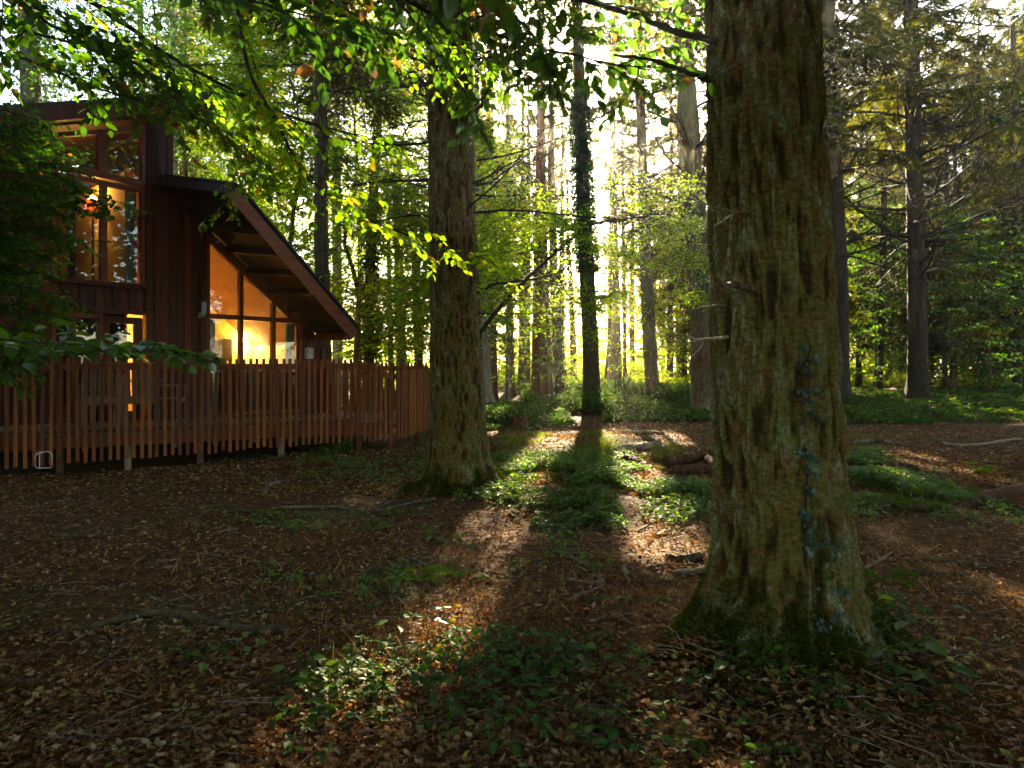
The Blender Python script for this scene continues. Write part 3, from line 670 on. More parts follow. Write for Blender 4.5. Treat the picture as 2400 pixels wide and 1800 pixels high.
# leaves lying on the deck
mb = MB(); n = 8200
s = rng.random(n)*5.9; t_ = rng.random(n)**1.5*1.7+.02
P = fa_+fdv*s[:, None]+inn*t_[:, None]; P[:, 2] = DECK+.008+rng.random(n)*.02
ang = rng.random(n)*2*PI
add_leaves(mb, P, np.stack([np.cos(ang), np.sin(ang), rng.normal(0, .25, n)], 1), np.array([[0, 0, 1.]])+rng.normal(0, .35, (n, 3)), rng.uniform(.035, .07, n), LEAF_CURL, np.clip(rng.normal(.88, .08, n), 0, .97))  # pale tint puts the band of light on the deck into the leaves
tag(mb.build('fallen_leaves', M['litter']), 'dry leaves strewn over the deck boards', None, kind='stuff')

# chairs and table on the deck
def make_chair(loc, ang, label):
    c, s_ = math.cos(ang), math.sin(ang); fx = np.array([c, s_, 0]); fy = np.array([-s_, c, 0]); p = np.array(loc)
    t = thing('garden_chair', label, 'chair', loc, 'garden chairs on the deck')
    ax = (fx, fy, LZ); L = lambda x, y, z: p+fx*x+fy*y+LZ*z
    mb = MB()
    for k in range(7): mb.box(L(0, -.2+k*.068, .43), .24, .027, .01, ax, tint=.5)
    mb.box(L(0, -.24, .40), .24, .012, .035, ax); mb.box(L(0, .24, .40), .24, .012, .035, ax); mb.build('seat', M['chair'], t)
    bk = MB()
    for k in range(8):
        x = -.2+k*.057; bk.bar(L(x, .24, .47), L(x, .33, .98), .038, .014, up=fy)
    bk.bar(L(-.24, .335, 1.0), L(.24, .335, 1.0), .03, .06); bk.bar(L(-.24, .24, .46), L(.24, .24, .46), .03, .07); bk.build('backrest', M['chair'], t)
    for x in (-.25, .25):
        for y, z1, dy in ((-.23, .63, 0), (.25, 1.0, .085)):
            l = MB(); l.bar(L(x, y-(.06 if dy else 0)+.0, 0), L(x, y+dy, z1), .04, .035, up=fx); l.build('leg', M['chair'], t)
        a = MB(); a.bar(L(x, -.28, .64), L(x, .28, .66), .055, .022); a.build('armrest', M['chair'], t)
    return t
dz = DECK+.002
def deckp(px, dist): 
    q = on_fence(px); v = inn*dist+q; k = (px-CX)/FP; y = v[1]; return (k*y, y, dz)
ca = math.atan2(fdv[1], fdv[0])
make_chair(deckp(232, .95), ca+PI+.15, 'slatted wooden garden chair nearest the left end of the fence')
make_chair(deckp(330, .95), ca+PI-.1, 'slatted wooden garden chair with its back to the fence, in front of the pier')
make_chair(deckp(392, 1.15), ca-PI*.5-.3+PI, 'slatted wooden garden chair turned side-on, rightmost on the deck')
tp = np.array(deckp(295, 1.75)); t = thing('garden_table', 'low wooden garden table between the chairs on the deck', 'table', tuple(tp))
mb = MB(); 
for k in range(8): mb.box(tp+fdv*(-.5+k*.142)+LZ*.72, .066, .4, .014, (fdv, fnv, LZ))
mb.build('tabletop', M['chair'], t)
for sx in (-.48, .48):
    for sy in (-.34, .34):
        mb = MB(); mb.box(tp+fdv*sx+fnv*sy+LZ*.35, .03, .03, .355, (fdv, fnv, LZ)); mb.build('leg', M['chair'], t)
# white tubular frame leaning under the fence
fr0 = np.array(px3(122, 1096, 9.2)); pts = []
W_, H_ = .19, .22
for (x, z) in [(0, .0), (0, H_-.04), (-.02, H_-.01), (-.05, H_), (-W_+.05, H_-.01), (-W_+.02, H_-.03), (-W_, H_-.07), (-W_, .03), (-W_+.03, 0), (0, 0)]:
    pts.append(fr0+np.array([x, x*.3, z]))
mb = MB(); mb.tube(pts, .006, 8); mb.tube([fr0+np.array([-W_*.7, -.05, .01]), fr0+np.array([-W_*.7, -.05, H_-.03]), fr0+np.array([-W_*.5, -.03, H_])], .005, 8)
tag(mb.build('tubular_frame', M['white'], smooth=True), 'small pale tubular metal frame under the left end of the fence', 'metal frame')
# rear fence of the deck, seen through the front one
fence('rear_fence', 'rear slatted fence of the deck seen through the front balusters', Pl(uE+.05, 0, .25), np.array([-1.95, 15.9, 0]), 1.60, 1.60, .35, .35, .085, first=.05, posts=(.5, .99), cap=45)
mb = MB(); a_, b_ = Pl(uE+.05, 0, .3), np.array([-1.95, 15.9, 0])
mb.prism([fb_+inn*.02+LZ*(DECK-.06), fc_+LZ*(DECK-.06), b_+LZ*(DECK-.06), a_+LZ*(DECK-.06), fb_+inn*2.4+LZ*(DECK-.06)-fdv*1.2], (0, 0, .03)); mb.build('deck_extension', M['deck'], deck)

# ------------------------------------------------------------------ trunks
def bark_trunk(cx, cy, z0, z1, r_of, lean, nth, nz, furrow, fs=(3.0, 3.0, .55), lobes=(), s=0, zpow=1.0):
    """solid furrowed trunk: r_of(z) radius, lean(z)->(dx,dy)"""
    th = np.arange(nth)/nth*2*PI
    z = z0+(z1-z0)*np.linspace(0, 1, nz)**zpow
    TH, Z = np.meshgrid(th, z)
    R = r_of(Z)
    R0_ = r_of(np.array([z1*.3]))[0]
    cxn, syn = np.cos(TH)*R0_, np.sin(TH)*R0_
    wx = .12*fbm(cxn*2.5+9, syn*2.5, Z*1.3, 3, s+40)
    f1 = fbm(cxn*fs[0]*5+wx*7, syn*fs[1]*5+wx*7, Z*fs[2]*4.2, 3, s+1)
    rid = 1-np.abs(f1)*4.2
    rid = np.clip(rid, -.6, 1)
    f2 = fbm(cxn*26, syn*26, Z*9, 3, s+7)
    f3 = fbm(cxn*5, syn*5, Z*2.2, 2, s+31)
    D = furrow*(1.0*np.clip(rid, -.4, 1)+.9*f2+.25*f3)
    Dt = np.clip(.38+.45*np.clip(rid, -.6, 1)+.5*f2, 0, 1)[:-1].ravel()
    for (a, amp, wd, zh) in lobes:
        da = np.arctan2(np.sin(TH-a), np.cos(TH-a))
        D = D+amp*np.exp(-(da/wd)**2)*np.exp(-np.clip(Z, 0, 9)/zh)
    R = R+D
    lx, ly = lean(Z)
    V = np.stack([cx+lx+R*np.cos(TH), cy+ly+R*np.sin(TH), Z], -1).reshape(-1, 3)
    i = np.arange(nz-1)[:, None]*nth; j = np.arange(nth)[None]; j2 = (j+1) % nth
    q = np.stack([i+j, i+j2, i+nth+j2, i+nth+j], -1).reshape(-1, 4)
    return V, q, Dt

def dead_limbs(mb, cx, cy, r, zlist, lens, rad, lean, s=0, up=.15, azr=None, twigs=7, yb=0):
    """bare side limbs with fine twigs"""
    for k, (z, Ln) in enumerate(zip(zlist, lens)):
        az = rng.random()*2*PI if azr is None else azr[k % len(azr)]+rng.normal(0, .3)
        lx, ly = lean(np.array([z])); lx = float(np.ravel(lx)[0]); ly = float(np.ravel(ly)[0])
        rr = float(np.ravel(r(np.array([z])))[0]) if callable(r) else r
        d = np.array([math.cos(az), math.sin(az), up+rng.normal(0, .18)])
        p = np.array([cx+lx, cy+ly, z])+np.array([d[0], d[1], 0])*rr*.7
        n = 9; pts = [p]; dd = d/np.linalg.norm(d); curve = rng.normal(.02, .06)
        for i in range(n):
            dd = dd+rng.normal(0, .07, 3)+np.array([0, 0, curve]); dd /= np.linalg.norm(dd); p = p+dd*Ln/n; pts.append(p)
        pts = np.array(pts); rad_ = rad*(.5+.8*rng.random())
        mb.tube(pts, np.linspace(rad_, rad_*.22, n+1), 4, cap=False)
        A = []; B = []
        for i in range(2, n+1):
            for _ in range(max(1, twigs//4)):
                t = (pts[i]-pts[i-1])/np.linalg.norm(pts[i]-pts[i-1]); sd = np.cross(t, LZ)*random.choice((-1, 1))+t*.9+rng.normal(0, .3, 3)
                sd /= np.linalg.norm(sd)+1e-9; q0 = pts[i-1]+(pts[i]-pts[i-1])*rng.random(); l2 = Ln*rng.uniform(.1, .3)
                q1 = q0+sd*l2*.5; sd2 = sd+rng.normal(0, .25, 3); q2 = q1+sd2*l2*.5
                A += [q0, q1]; B += [q1, q2]
                if twigs > 6: A.append(q1); B.append(q1+(sd+rng.normal(0, .6, 3))*l2*.3)
        tubes_batch(np.array(A), np.array(B), rad_*.28, rad_*.14, mb, 3)

def fir_sprays(mb, cx, cy, z0, z1, rmax, nbr, needle=.13, nper=44, lean=lambda z: (0*z, 0*z), wood=None, droop=.35, az=None, dens=1.0, mask=True, shape=1.0, lo=.15):
    """drooping fir branches feathered with needle tufts"""
    Pp, Dd = [], []
    for k in range(nbr):
        z = z0+(z1-z0)*(k+rng.random())/nbr; a = rng.random()*2*PI if az is None else az+rng.normal(0, .6)
        f = (1-(z-z0)/max(z1-z0, .1))**shape; Ln = rmax*(lo+(1-lo)*f)*rng.uniform(.7, 1.1)
        lx, ly = lean(np.array([z])); p = np.array([cx+float(np.ravel(lx)[0]), cy+float(np.ravel(ly)[0]), z])
        d = np.array([math.cos(a), math.sin(a), .12]); n = 8; pts = [p]
        for i in range(n):
            d = d+np.array([0, 0, -droop*.16])+rng.normal(0, .06, 3); d /= np.linalg.norm(d); p = p+d*Ln/n; pts.append(p)
        pts = np.array(pts)
        if wood is not None: wood.tube(pts, np.linspace(.018+.006*Ln, .005, n+1), 3, cap=False)
        # secondary branchlets hanging from both sides
        m = max(4, int(Ln*9*dens))
        s = rng.random(m)**.8*n*.999; ii = s.astype(int); fr = (s-ii)[:, None]
        b0 = pts[ii]*(1-fr)+pts[ii+1]*fr; tdir = pts[ii+1]-pts[ii]; tdir /= np.linalg.norm(tdir, axis=1)[:, None]
        side = np.cross(tdir, LZ)*rng.choice([-1, 1], m)[:, None]
        bd = tdir*.6+side*.8+np.array([0, 0, -.35])+rng.normal(0, .2, (m, 3)); bd /= np.linalg.norm(bd, axis=1)[:, None]
        bl = Ln*rng.uniform(.12, .32, m)*(1.15-.6*s/n)
        kk = int(nper*.5)
        t = rng.random((m, kk))
        pos = b0[:, None]+bd[:, None]*(bl[:, None]*t)[..., None]+np.array([0, 0, -1.])*(t**2*bl[:, None]*.35)[..., None]
        nd = bd[:, None]*1.0+np.cross(bd, LZ)[:, None]*rng.choice([-1, 1], (m, kk))[..., None]*.9+rng.normal(0, .35, (m, kk, 3))+np.array([0, 0, -.25])
        Pp.append(pos.reshape(-1, 3)); Dd.append(nd.reshape(-1, 3))
    P = np.vstack(Pp); D = np.vstack(Dd)
    if mask:
        k = keep_mask(P); P, D = P[k], D[k]
    n = len(P)
    add_leaves(mb, P, D, np.array([[0, 0, 1.]])+rng.normal(0, .5, (n, 3)), needle*rng.uniform(.6, 1.3, n), LEAF_NEEDLE, np.clip(rng.normal(.45, .22, n), 0, 1))

def beech_sprays(mb, centres, spread, heading, leaf, nleaf, tint=(.45, .2), wood=None, tmpl=LEAF_BEECH, droop=.18, mask=True, strength=1.0):
    """flat fans of alternate leaves; centres (n,3), spread = spray length"""
    centres = np.asarray(centres, float); spread = np.broadcast_to(spread, (len(centres),))
    if mask:
        k = keep_mask(centres, strength); centres = centres[k]; heading = np.asarray(heading)[k]; spread = spread[k]
    n = len(centres)
    if n == 0: return
    hx, hy = np.cos(heading), np.sin(heading)
    fwd = np.stack([hx, hy, rng.normal(-droop, .12, n)], 1); fwd /= np.linalg.norm(fwd, axis=1)[:, None]
    side = np.cross(np.array([[0, 0, 1.]])+rng.normal(0, .22, (n, 3)), fwd); side /= np.linalg.norm(side, axis=1)[:, None]
    nt_ = 5; per = max(1, nleaf//nt_)
    P, D, A, B = [], [], [], []
    for k in range(nt_):
        a = (k-(nt_-1)/2)*.45+rng.normal(0, .12, n); s0 = abs(k-(nt_-1)/2)
        st = centres+fwd*(spread*(.30*(s0 > 0)*(2.6-s0)/2.6*rng.uniform(.4, 1.2, n)))[:, None]
        dr = fwd*np.cos(a)[:, None]+side*np.sin(a)[:, None]; L = spread*(1-.18*s0)*(.75 if s0 else 1)
        A.append(st); e = st+dr*L[:, None]; e[:, 2] -= L*.1; B.append(e)
        for j in range(per):
            t = (j+.6+rng.uniform(-.3, .3, n))/per; sg = (-1)**j
            p = st+dr*(L*t)[:, None]; p[:, 2] -= L*.1*t*t
            ld = dr*.75+np.cross(side, dr)*0+(side*np.cos(a)[:, None]-fwd*np.sin(a)[:, None])*sg*rng.uniform(.5, 1.1, n)[:, None]
            ld[:, 2] -= rng.uniform(.05, .5, n)
            P.append(p); D.append(ld)
    P = np.vstack(P); D = np.vstack(D); m = len(P)
    ti = np.clip(rng.normal(tint[0], tint[1], m), 0, .94); ti = np.where(rng.random(m) < .012, .97, ti)
    add_leaves(mb, P, D, np.array([[0, 0, 1.]])+rng.normal(0, .38, (m, 3)), leaf*rng.uniform(.7, 1.2, m), tmpl, ti)
    if wood is not None: tubes_batch(np.vstack(A), np.vstack(B), .0035, .0015, wood, 3)

def straight(px0, py0, px1, py1, cx):
    k = (px1-px0)/(py0-py1)
    return k
conifer_meshes = {}
def trunk_tree(name, label, pts, depth, base_py=None, bark='barkfar', ztop=17, limbs=None, limb_len=1.6, limb_z=(2.5, 8), limb_r=.016, crown=None, group=None, nth=28, ivy=None, cat='tree', twigs=5, crown_kw=None, furrow=.012):
    """pts: (px, py, width_px) from bottom to top along the visible trunk"""
    p = [(px3(a, b, depth), w/FP*depth/2) for a, b, w in pts]
    zs = np.array([q[0][2] for q in p]); xs = np.array([q[0][0] for q in p]); rs = np.array([q[1] for q in p])
    k = (xs[-1]-xs[-2])/(zs[-1]-zs[-2]) if len(p) > 1 else 0; kr = (rs[-1]-rs[-2])/(zs[-1]-zs[-2]) if len(p) > 1 else 0
    zs = np.append(zs, ztop); xs = np.append(xs, xs[-1]+k*(ztop-zs[-2])); rs = np.append(rs, max(rs[-1]*.45, rs[-1]+min(kr, -.004)*(ztop-zs[-2])))
    k0 = (xs[1]-xs[0])/(zs[1]-zs[0])
    x0 = xs[0]-k0*zs[0]; y0 = depth
    zg = float(gh(x0, y0))-.08
    zs = np.insert(zs, 0, zg); xs = np.insert(xs, 0, xs[0]-k0*(zs[1]-zg)); rs = np.insert(rs, 0, rs[0]*1.03)
    lean = lambda z: (np.interp(z, zs, xs)-x0, .02*vnoise(np.asarray(z)*.4, 0*np.asarray(z), 0, int(abs(x0)*10)))
    ro = lambda z: np.interp(z, zs, rs)*(1+.55*np.exp(-(np.asarray(z)-zg)/.28))
    t = thing(name, label, cat, (x0, y0, zg), group)
    V, q, dt = bark_trunk(x0, y0, zg, ztop, ro, lean, nth, 130, furrow, (3, 3, .6), s=int(depth*7) % 50, zpow=1.25,
                      lobes=[(rng.random()*6.28, rs[0]*.5, .35, .3) for _ in range(4)])
    mb = MB(); mb.add(V, q, tint=dt); mb.build('trunk', M[bark], t, True)
    if limbs:
        mb = MB(); zl = rng.uniform(limb_z[0], limb_z[1], limbs)
        dead_limbs(mb, x0, y0, ro, zl, rng.uniform(.4, 1.1, limbs)*limb_len, limb_r, lean, twigs=twigs); mb.build('bare_limbs', M['twig'], t, True)
    if crown:
        mb = MB(); wd = MB(); kw = dict(z0=6, z1=ztop+1, rmax=3.0, nbr=60); kw.update(crown_kw or {})
        fir_sprays(mb, x0, y0, lean=lean, wood=wd, **kw); mb.build('crown', M['conifer'], t)
        wd.build('crown_branches', M['twig'], t)
    if ivy:
        mb = MB(); (z0, z1, n, off, sz) = ivy
        z = rng.uniform(z0, z1, n); a = rng.random(n)*2*PI; lx, ly = lean(z); r = ro(z)+rng.random(n)**2*off
        clump = .5+.5*vnoise(np.cos(a)*3, np.sin(a)*3, z*1.2, 60); r = r+clump*off*.6
        P = np.stack([x0+lx+r*np.cos(a), y0+ly+r*np.sin(a), z], 1); D = np.stack([np.cos(a)*.5, np.sin(a)*.5, -rng.uniform(.3, 1, n)], 1)+rng.normal(0, .4, (n, 3))
        add_leaves(mb, P, D, np.stack([np.cos(a), np.sin(a), .3+0*a], 1)+rng.normal(0, .4, (n, 3)), sz*rng.uniform(.6, 1.3, n), LEAF_BEECH, rng.random(n)); mb.build('ivy_sleeve', M['darkivy'], t)
    return t, x0, y0, ro, lean

# --- the big fir in the right foreground
BX, BY = 1.405, 3.52
zz = np.array([-.3, .0, .12, .25, .4, .6, .9, 1.4, 1.9, 2.6, 3.5, 6, 14]); rr_ = np.array([.66, .56, .48, .405, .355, .328, .312, .303, .293, .280, .262, .25, .17])
bro = lambda z: np.interp(z, zz, rr_)
blean = lambda z: (np.interp(z, [0, .6, 1.5, 2.7, 3.4, 14], [.0, -.02, -.05, -.10, -.12, -.35]), .02*np.asarray(z)*.2)
big = thing('fir_tree', 'huge furrowed fir trunk in the right foreground with ivy leaves climbing it', 'tree', (BX, BY, -.1))
V, q, dt = bark_trunk(BX, BY, -.25, 4.6, bro, blean, 560, 900, .017, (3.4, 3.4, 1.0), s=3,
                  lobes=[(PI*1.02, .20, .28, .20), (PI*1.28, .14, .22, .24), (-.25, .22, .25, .24), (-1.0, .10, .3, .2), (-1.9, .12, .3, .22), (2.2, .15, .3, .2), (.9, .15, .3, .2)], zpow=1.0)
mb = MB(); mb.add(V, q, tint=dt); mb.build('trunk', M['bark'], big, True)
V, q, dt = bark_trunk(BX, BY, 4.5, 14, bro, blean, 48, 60, .012, s=3); mb = MB(); mb.add(V, q, tint=dt); mb.build('upper_trunk', M['bark'], big, True)
def stub(t, pts, r0, r1, mat, name='branch_stub', sides=9):
    pts = np.array(pts); n = 24; tt = np.linspace(0, len(pts)-1, n); P = np.stack([np.interp(tt, np.arange(len(pts)), pts[:, i]) for i in range(3)], 1)
    P[1:] += .15*r0*rng.normal(0, 1, (n-1, 3)); mb = MB(); mb.tube(P, np.interp(tt, [0, len(pts)-1], [r0, r1])*(1+.12*rng.normal(0, 1, n)), sides); return mb.build(name, M[mat], t, True)
d_ = 3.22
stub(big, [px3(1766, 676, 3.3), px3(1755, 674, 3.1), px3(1705, 667, 2.98)], .019, .012, 'barkfar')
stub(big, [px3(1758, 498, 3.3), px3(1738, 499, 3.1), px3(1705, 494, 3.04), px3(1668, 487, 3.05), px3(1640, 470, 3.2), px3(1618, 452, 3.3)], .009, .0025, 'barkfar')
stub(big, [px3(1715, 503, 3.05), px3(1690, 520, 3.03), px3(1673, 530, 3.0)], .005, .002, 'deadwood')
stub(big, [px3(1704, 790, 3.4), px3(1690, 792, 3.2), px3(1640, 797, 3.2), px3(1600, 786, 3.25), px3(1570, 788, 3.3)], .010, .003, 'deadwood')
stub(big, [px3(1648, 796, 3.2), px3(1645, 812, 3.2), px3(1622, 835, 3.2)], .005, .002, 'deadwood')
stub(big, [px3(1640, 798, 3.2), px3(1600, 806, 3.22), px3(1560, 790, 3.25)], .005, .002, 'deadwood')
stub(big, [px3(1700, 715, 3.4), px3(1670, 717, 3.35), px3(1620, 725, 3.4)], .008, .003, 'deadwood')
stub(big, [px3(1670, 190, 3.4), px3(1600, 165, 3.3), px3(1530, 140, 3.3), px3(1440, 128, 3.4)], .016, .006, 'twig', 'branch')
stub(big, [px3(1680, 95, 3.4), px3(1590, 80, 3.3), px3(1500, 40, 3.3), px3(1370, 0, 3.2), px3(1200, -30, 3.2)], .019, .008, 'twig', 'branch')
# moss and needles at its foot
mb = MB(); n = 52000
a = rng.uniform(0, 2*PI, n); z = np.abs(rng.normal(0, .22, n)); keepm = vnoise(np.cos(a)*4, np.sin(a)*4, z*5, 5) > -.9+z*1.9
a, z = a[keepm], z[keepm]; n = len(a); lx, ly = blean(z); r = bro(z)+.01
for (aa, amp, wd, zh) in [(PI*1.02, .20, .28, .20), (PI*1.28, .14, .22, .24), (-.25, .22, .25, .24), (-1.0, .10, .3, .2), (-1.9, .12, .3, .22)]:
    r = r+amp*np.exp(-(np.arctan2(np.sin(a-aa), np.cos(a-aa))/wd)**2)*np.exp(-z/zh)
nr = np.stack([np.cos(a), np.sin(a), .5+0*a], 1)
add_leaves(mb, np.stack([BX+lx+r*np.cos(a), BY+ly+r*np.sin(a), z], 1), nr*.9+rng.normal(0, .5, (n, 3)), nr+rng.normal(0, .3, (n, 3)), rng.uniform(.012, .032, n), LEAF_NEEDLE, np.clip(rng.normal(.35, .3, n), 0, 1))
mb.build('moss', M['moss'], big)
mb = MB(); n = 9000
a = rng.uniform(PI, 2*PI, n); rad = rng.uniform(.5, 1.0, n); z = np.clip(.17-(rad-.5)*.4, 0, .2)+.01
P = np.stack([BX+rad*np.cos(a), BY+rad*np.sin(a), z+gh(BX+rad*np.cos(a), BY+rad*np.sin(a))], 1)
# mound of needles and soil round the foot
mz = MB(); th = np.linspace(0, 2*PI, 97)[:-1]; rg = np.linspace(.35, 1.15, 30); TH, RG = np.meshgrid(th, rg)
XX, YY = BX+RG*np.cos(TH), BY+RG*np.sin(TH); ZZ = gh(XX, YY)+.20*np.clip(1-(RG-.35)/.78, -.05, 1)**1.6+.03*fbm(XX*6, YY*6, 0, 4, 9)-.012
i = np.arange(29)[:, None]*96; j = np.arange(96)[None]; j2 = (j+1) % 96
mz.add(np.stack([XX, YY, ZZ], -1).reshape(-1, 3), np.stack([i+j, i+j2, i+96+j2, i+96+j], -1).reshape(-1, 4)); o = mz.build('root_mound', M['ground'], smooth=True); o['kind'] = 'structure'
def gz(x, y):
    x = np.asarray(x, float); y = np.asarray(y, float); r = np.hypot(x-BX, y-BY)
    return gh(x, y)+np.where(r < 1.15, .20*np.clip(1-(r-.35)/.78, 0, 1)**1.6+.03*fbm(x*6, y*6, 0, 4, 9), 0)
# crown high above the picture
mb = MB(); fir_sprays(mb, BX-.3, BY, 7.2, 14, 3.0, 60, needle=.30, nper=40, wood=None)
def shade_cloud(mb, x, y, h, rad, z0, n, leafsz=.42):  # leaf mass kept out of view, added to block light
    z = rng.uniform(z0, h, n); rr = rad*np.sqrt(rng.random(n))*(1-.5*(z-z0)/(h-z0)); a = rng.random(n)*2*PI
    P = np.stack([x+rr*np.cos(a), y+rr*np.sin(a), z], 1); k = keep_mask(P)
    vis = (P[:, 1] > .2) & (abs(P[:, 0]/np.maximum(P[:, 1], .2)) < .86) & ((P[:, 2]-CH)/np.maximum(P[:, 1], .2) < .62)
    P = P[k & ~vis]; n = len(P)
    add_leaves(mb, P, rng.normal(0, 1, (n, 3))*np.array([1, 1, .35]), np.array([[0, 0, 1.]])+rng.normal(0, .4, (n, 3)), leafsz*rng.uniform(.7, 1.3, n), LEAF_BEECH, rng.random(n))
shade_cloud(mb, .5, .2, 11, 4.0, 5.6, 1500); shade_cloud(mb, 4.5, 6.0, 13, 3.6, 6.2, 2600); shade_cloud(mb, 4.2, 1.2, 9, 3.2, 2.6, 3600)  # unseen leaf masses added to the crown to shade the floor
mb.build('crown', M['conifer'], big)

# ivy climbing the big trunk
iv = thing('ivy_vine', 'thin ivy vine with bluish leaves climbing the huge fir trunk', 'ivy', (BX+.2, BY-.35, 0))
mb = MB(); st = MB()
path = [(1925, 1470), (1905, 1400), (1900, 1300), (1888, 1200), (1893, 1120), (1885, 1040), (1893, 960), (1898, 900), (1893, 850), (1900, 810)]
def on_trunk(px, py, out=.0):
    d = np.array([(px-CX)/FP, 1, -(py-HY)/FP]); t = 3.0
    for _ in range(30):
        p = np.array([0, 0, CH])+d*t; lx, ly = blean(np.array([p[2]])); c = np.array([BX+float(lx[0]), BY+float(np.ravel(ly)[0])])
        r = float(bro(np.array([p[2]]))[0]); a = math.atan2(p[1]-c[1], p[0]-c[0])
        for (aa, amp, wd, zh) in [(PI*1.28, .14, .22, .24), (-.25, .22, .25, .24), (-1.0, .10, .3, .2), (-1.9, .12, .3, .22)]:
            r += amp*math.exp(-(math.atan2(math.sin(a-aa), math.cos(a-aa))/wd)**2)*math.exp(-max(p[2], 0)/zh)
        t += (math.hypot(p[0]-c[0], p[1]-c[1])-r-out)*.8
    nrm = np.array([p[0]-c[0], p[1]-c[1], 0]); return p, nrm/np.linalg.norm(nrm)
sp = [on_trunk(px, py, .012)[0] for px, py in path]; st.tube(sp, .004, 6); st.build('stem', M['twig'], iv, True)
cl = [(1888, 818, 2), (1905, 835, 2), (1880, 850, 4), (1912, 850, 3), (1905, 870, 3), (1885, 915, 6), (1912, 915, 4), (1898, 940, 4), (1918, 972, 4), (1903, 970, 3), (1870, 1055, 2), (1890, 1060, 5), (1908, 1075, 4), (1900, 1103, 5), (1912, 1110, 2), (1900, 1150, 4), (1892, 1200, 4), (1880, 1198, 3),
      (1905, 1235, 2), (1930, 1262, 5), (1900, 1270, 5), (1962, 1262, 3), (1965, 1285, 3), (1945, 1300, 3), (1885, 1285, 3), (1930, 1378, 2), (1975, 1385, 4), (1985, 1375, 2), (1960, 1440, 5), (1922, 1455, 4), (1948, 1460, 3), (1990, 1445, 2), (1990, 1480, 2), (1905, 1225, 2)]
for px, py, n_ in cl:
    for _ in range(n_):
        p, nr_ = on_trunk(px+rng.normal(0, 9), py+rng.normal(0, 9), .02+rng.random()*.02)
        d = np.cross(nr_, LZ)*rng.normal(0, .6)+np.array([0, 0, -1])*rng.uniform(.2, 1)+nr_*rng.uniform(.0, .5)
        add_leaves(mb, [p], [d], [nr_+rng.normal(0, .35, 3)+LZ*.3], rng.uniform(.020, .040), LEAF_IVY, rng.random())
mb.build('leaves', M['ivy'], iv)

# --- the middle fir
MX, MY = (1076-CX)/FP*8.35, 8.35
zz2 = np.array([-.2, 0, .15, .35, .7, 1.4, 2.5, 4.6, 7, 16]); rr2 = np.array([.62, .50, .41, .365, .335, .305, .275, .25, .23, .15])
mro = lambda z: np.interp(z, zz2, rr2)
mlean = lambda z: (np.interp(z, [0, 1.5, 4.4, 7, 16], [.0, -.045, -.12, -.16, -.35]), 0*np.asarray(z))
mid = thing('fir_tree', 'thick brown fir trunk at the end of the deck fence in mid picture', 'tree', (MX, MY, 0))
V, q, dt = bark_trunk(MX, MY, -.2, 8.5, mro, mlean, 300, 620, .013, (3.4, 3.4, 1.05), s=15, lobes=[(PI*1.05, .16, .3, .2), (-.15, .2, .3, .22), (-1.3, .12, .35, .2), (-2.2, .10, .35, .2), (1.5, .15, .4, .2)])
mb = MB(); mb.add(V, q, tint=dt); mb.build('trunk', M['bark'], mid, True)
V, q, dt = bark_trunk(MX, MY, 8.4, 16, mro, mlean, 32, 40, .01, s=15); mb = MB(); mb.add(V, q, tint=dt); mb.build('upper_trunk', M['bark'], mid, True)
mb = MB(); dead_limbs(mb, MX, MY, mro, rng.uniform(3.3, 8.0, 42), rng.uniform(.7, 2.3, 42), .014, mlean, up=.05, twigs=10, azr=[0, PI, -.4, PI+.4, .3, 2.8]); mb.build('bare_limbs', M['twig'], mid, True)
mb = MB(); dead_limbs(mb, MX, MY, mro, [3.2, 2.1, 3.5, 4.0, 2.35], [.5, .45, .5, .5, 1.5], .007, mlean, up=.0, twigs=8, azr=[-1.5, -1.2, -1.8, -1.4, -.1])
for z_, l_, a_ in zip([3.2, 2.1, 3.5, 4.0, 2.35], [.5, .45, .5, .5, 1.5], [-1.5, -1.2, -1.8, -1.4, -.1]):
    mb = MB(); dead_limbs(mb, MX, MY, mro, [z_], [l_], .007, mlean, up=.0, twigs=8, azr=[a_]); mb.build('dead_twig', M['deadwood'], mid, True)
mb = MB(); n = 9000; a = rng.uniform(0, 2*PI, n); z = np.abs(rng.normal(0, .14, n)); kk = vnoise(np.cos(a)*3, np.sin(a)*3, z*4, 8) > -.1+z; a, z = a[kk], z[kk]; n = len(a)
r = mro(z)+.012
for (aa, amp, wd, zh) in [(PI*1.05, .16, .3, .2), (-.15, .2, .3, .22), (-1.3, .12, .35, .2), (-2.2, .10, .35, .2)]: r = r+amp*np.exp(-(np.arctan2(np.sin(a-aa), np.cos(a-aa))/wd)**2)*np.exp(-z/zh)
nr = np.stack([np.cos(a), np.sin(a), .6+0*a], 1); add_leaves(mb, np.stack([MX+r*np.cos(a), MY+r*np.sin(a), z], 1), nr+rng.normal(0, .5, (n, 3)), nr, rng.uniform(.03, .06, n), LEAF_NEEDLE, rng.random(n)); mb.build('moss', M['moss'], mid)
mb = MB(); fir_sprays(mb, MX-.3, MY, 8.0, 17, 3.6, 45, needle=.26, nper=40); mb.build('crown', M['conifer'], mid)
t2, x2, y2, ro2, ln2 = trunk_tree('fir_tree', 'slimmer dark fir trunk close behind the thick middle fir with a forked stub', [(1108, 850, 46), (1094, 500, 42), (1088, 100, 36)], 12.5, limbs=34, limb_len=3.0, limb_z=(3.8, 9.5), limb_r=.022, crown=True, crown_kw=dict(z0=8.5, rmax=4, nbr=60, needle=.3, nper=36), nth=36, twigs=9)
stub(t2, [px3(1100, 275, 12.5), px3(1130, 235, 12.3), px3(1165, 160, 12.1), px3(1185, 100, 12)], .075, .05, 'barkfar', 'fork', 12)

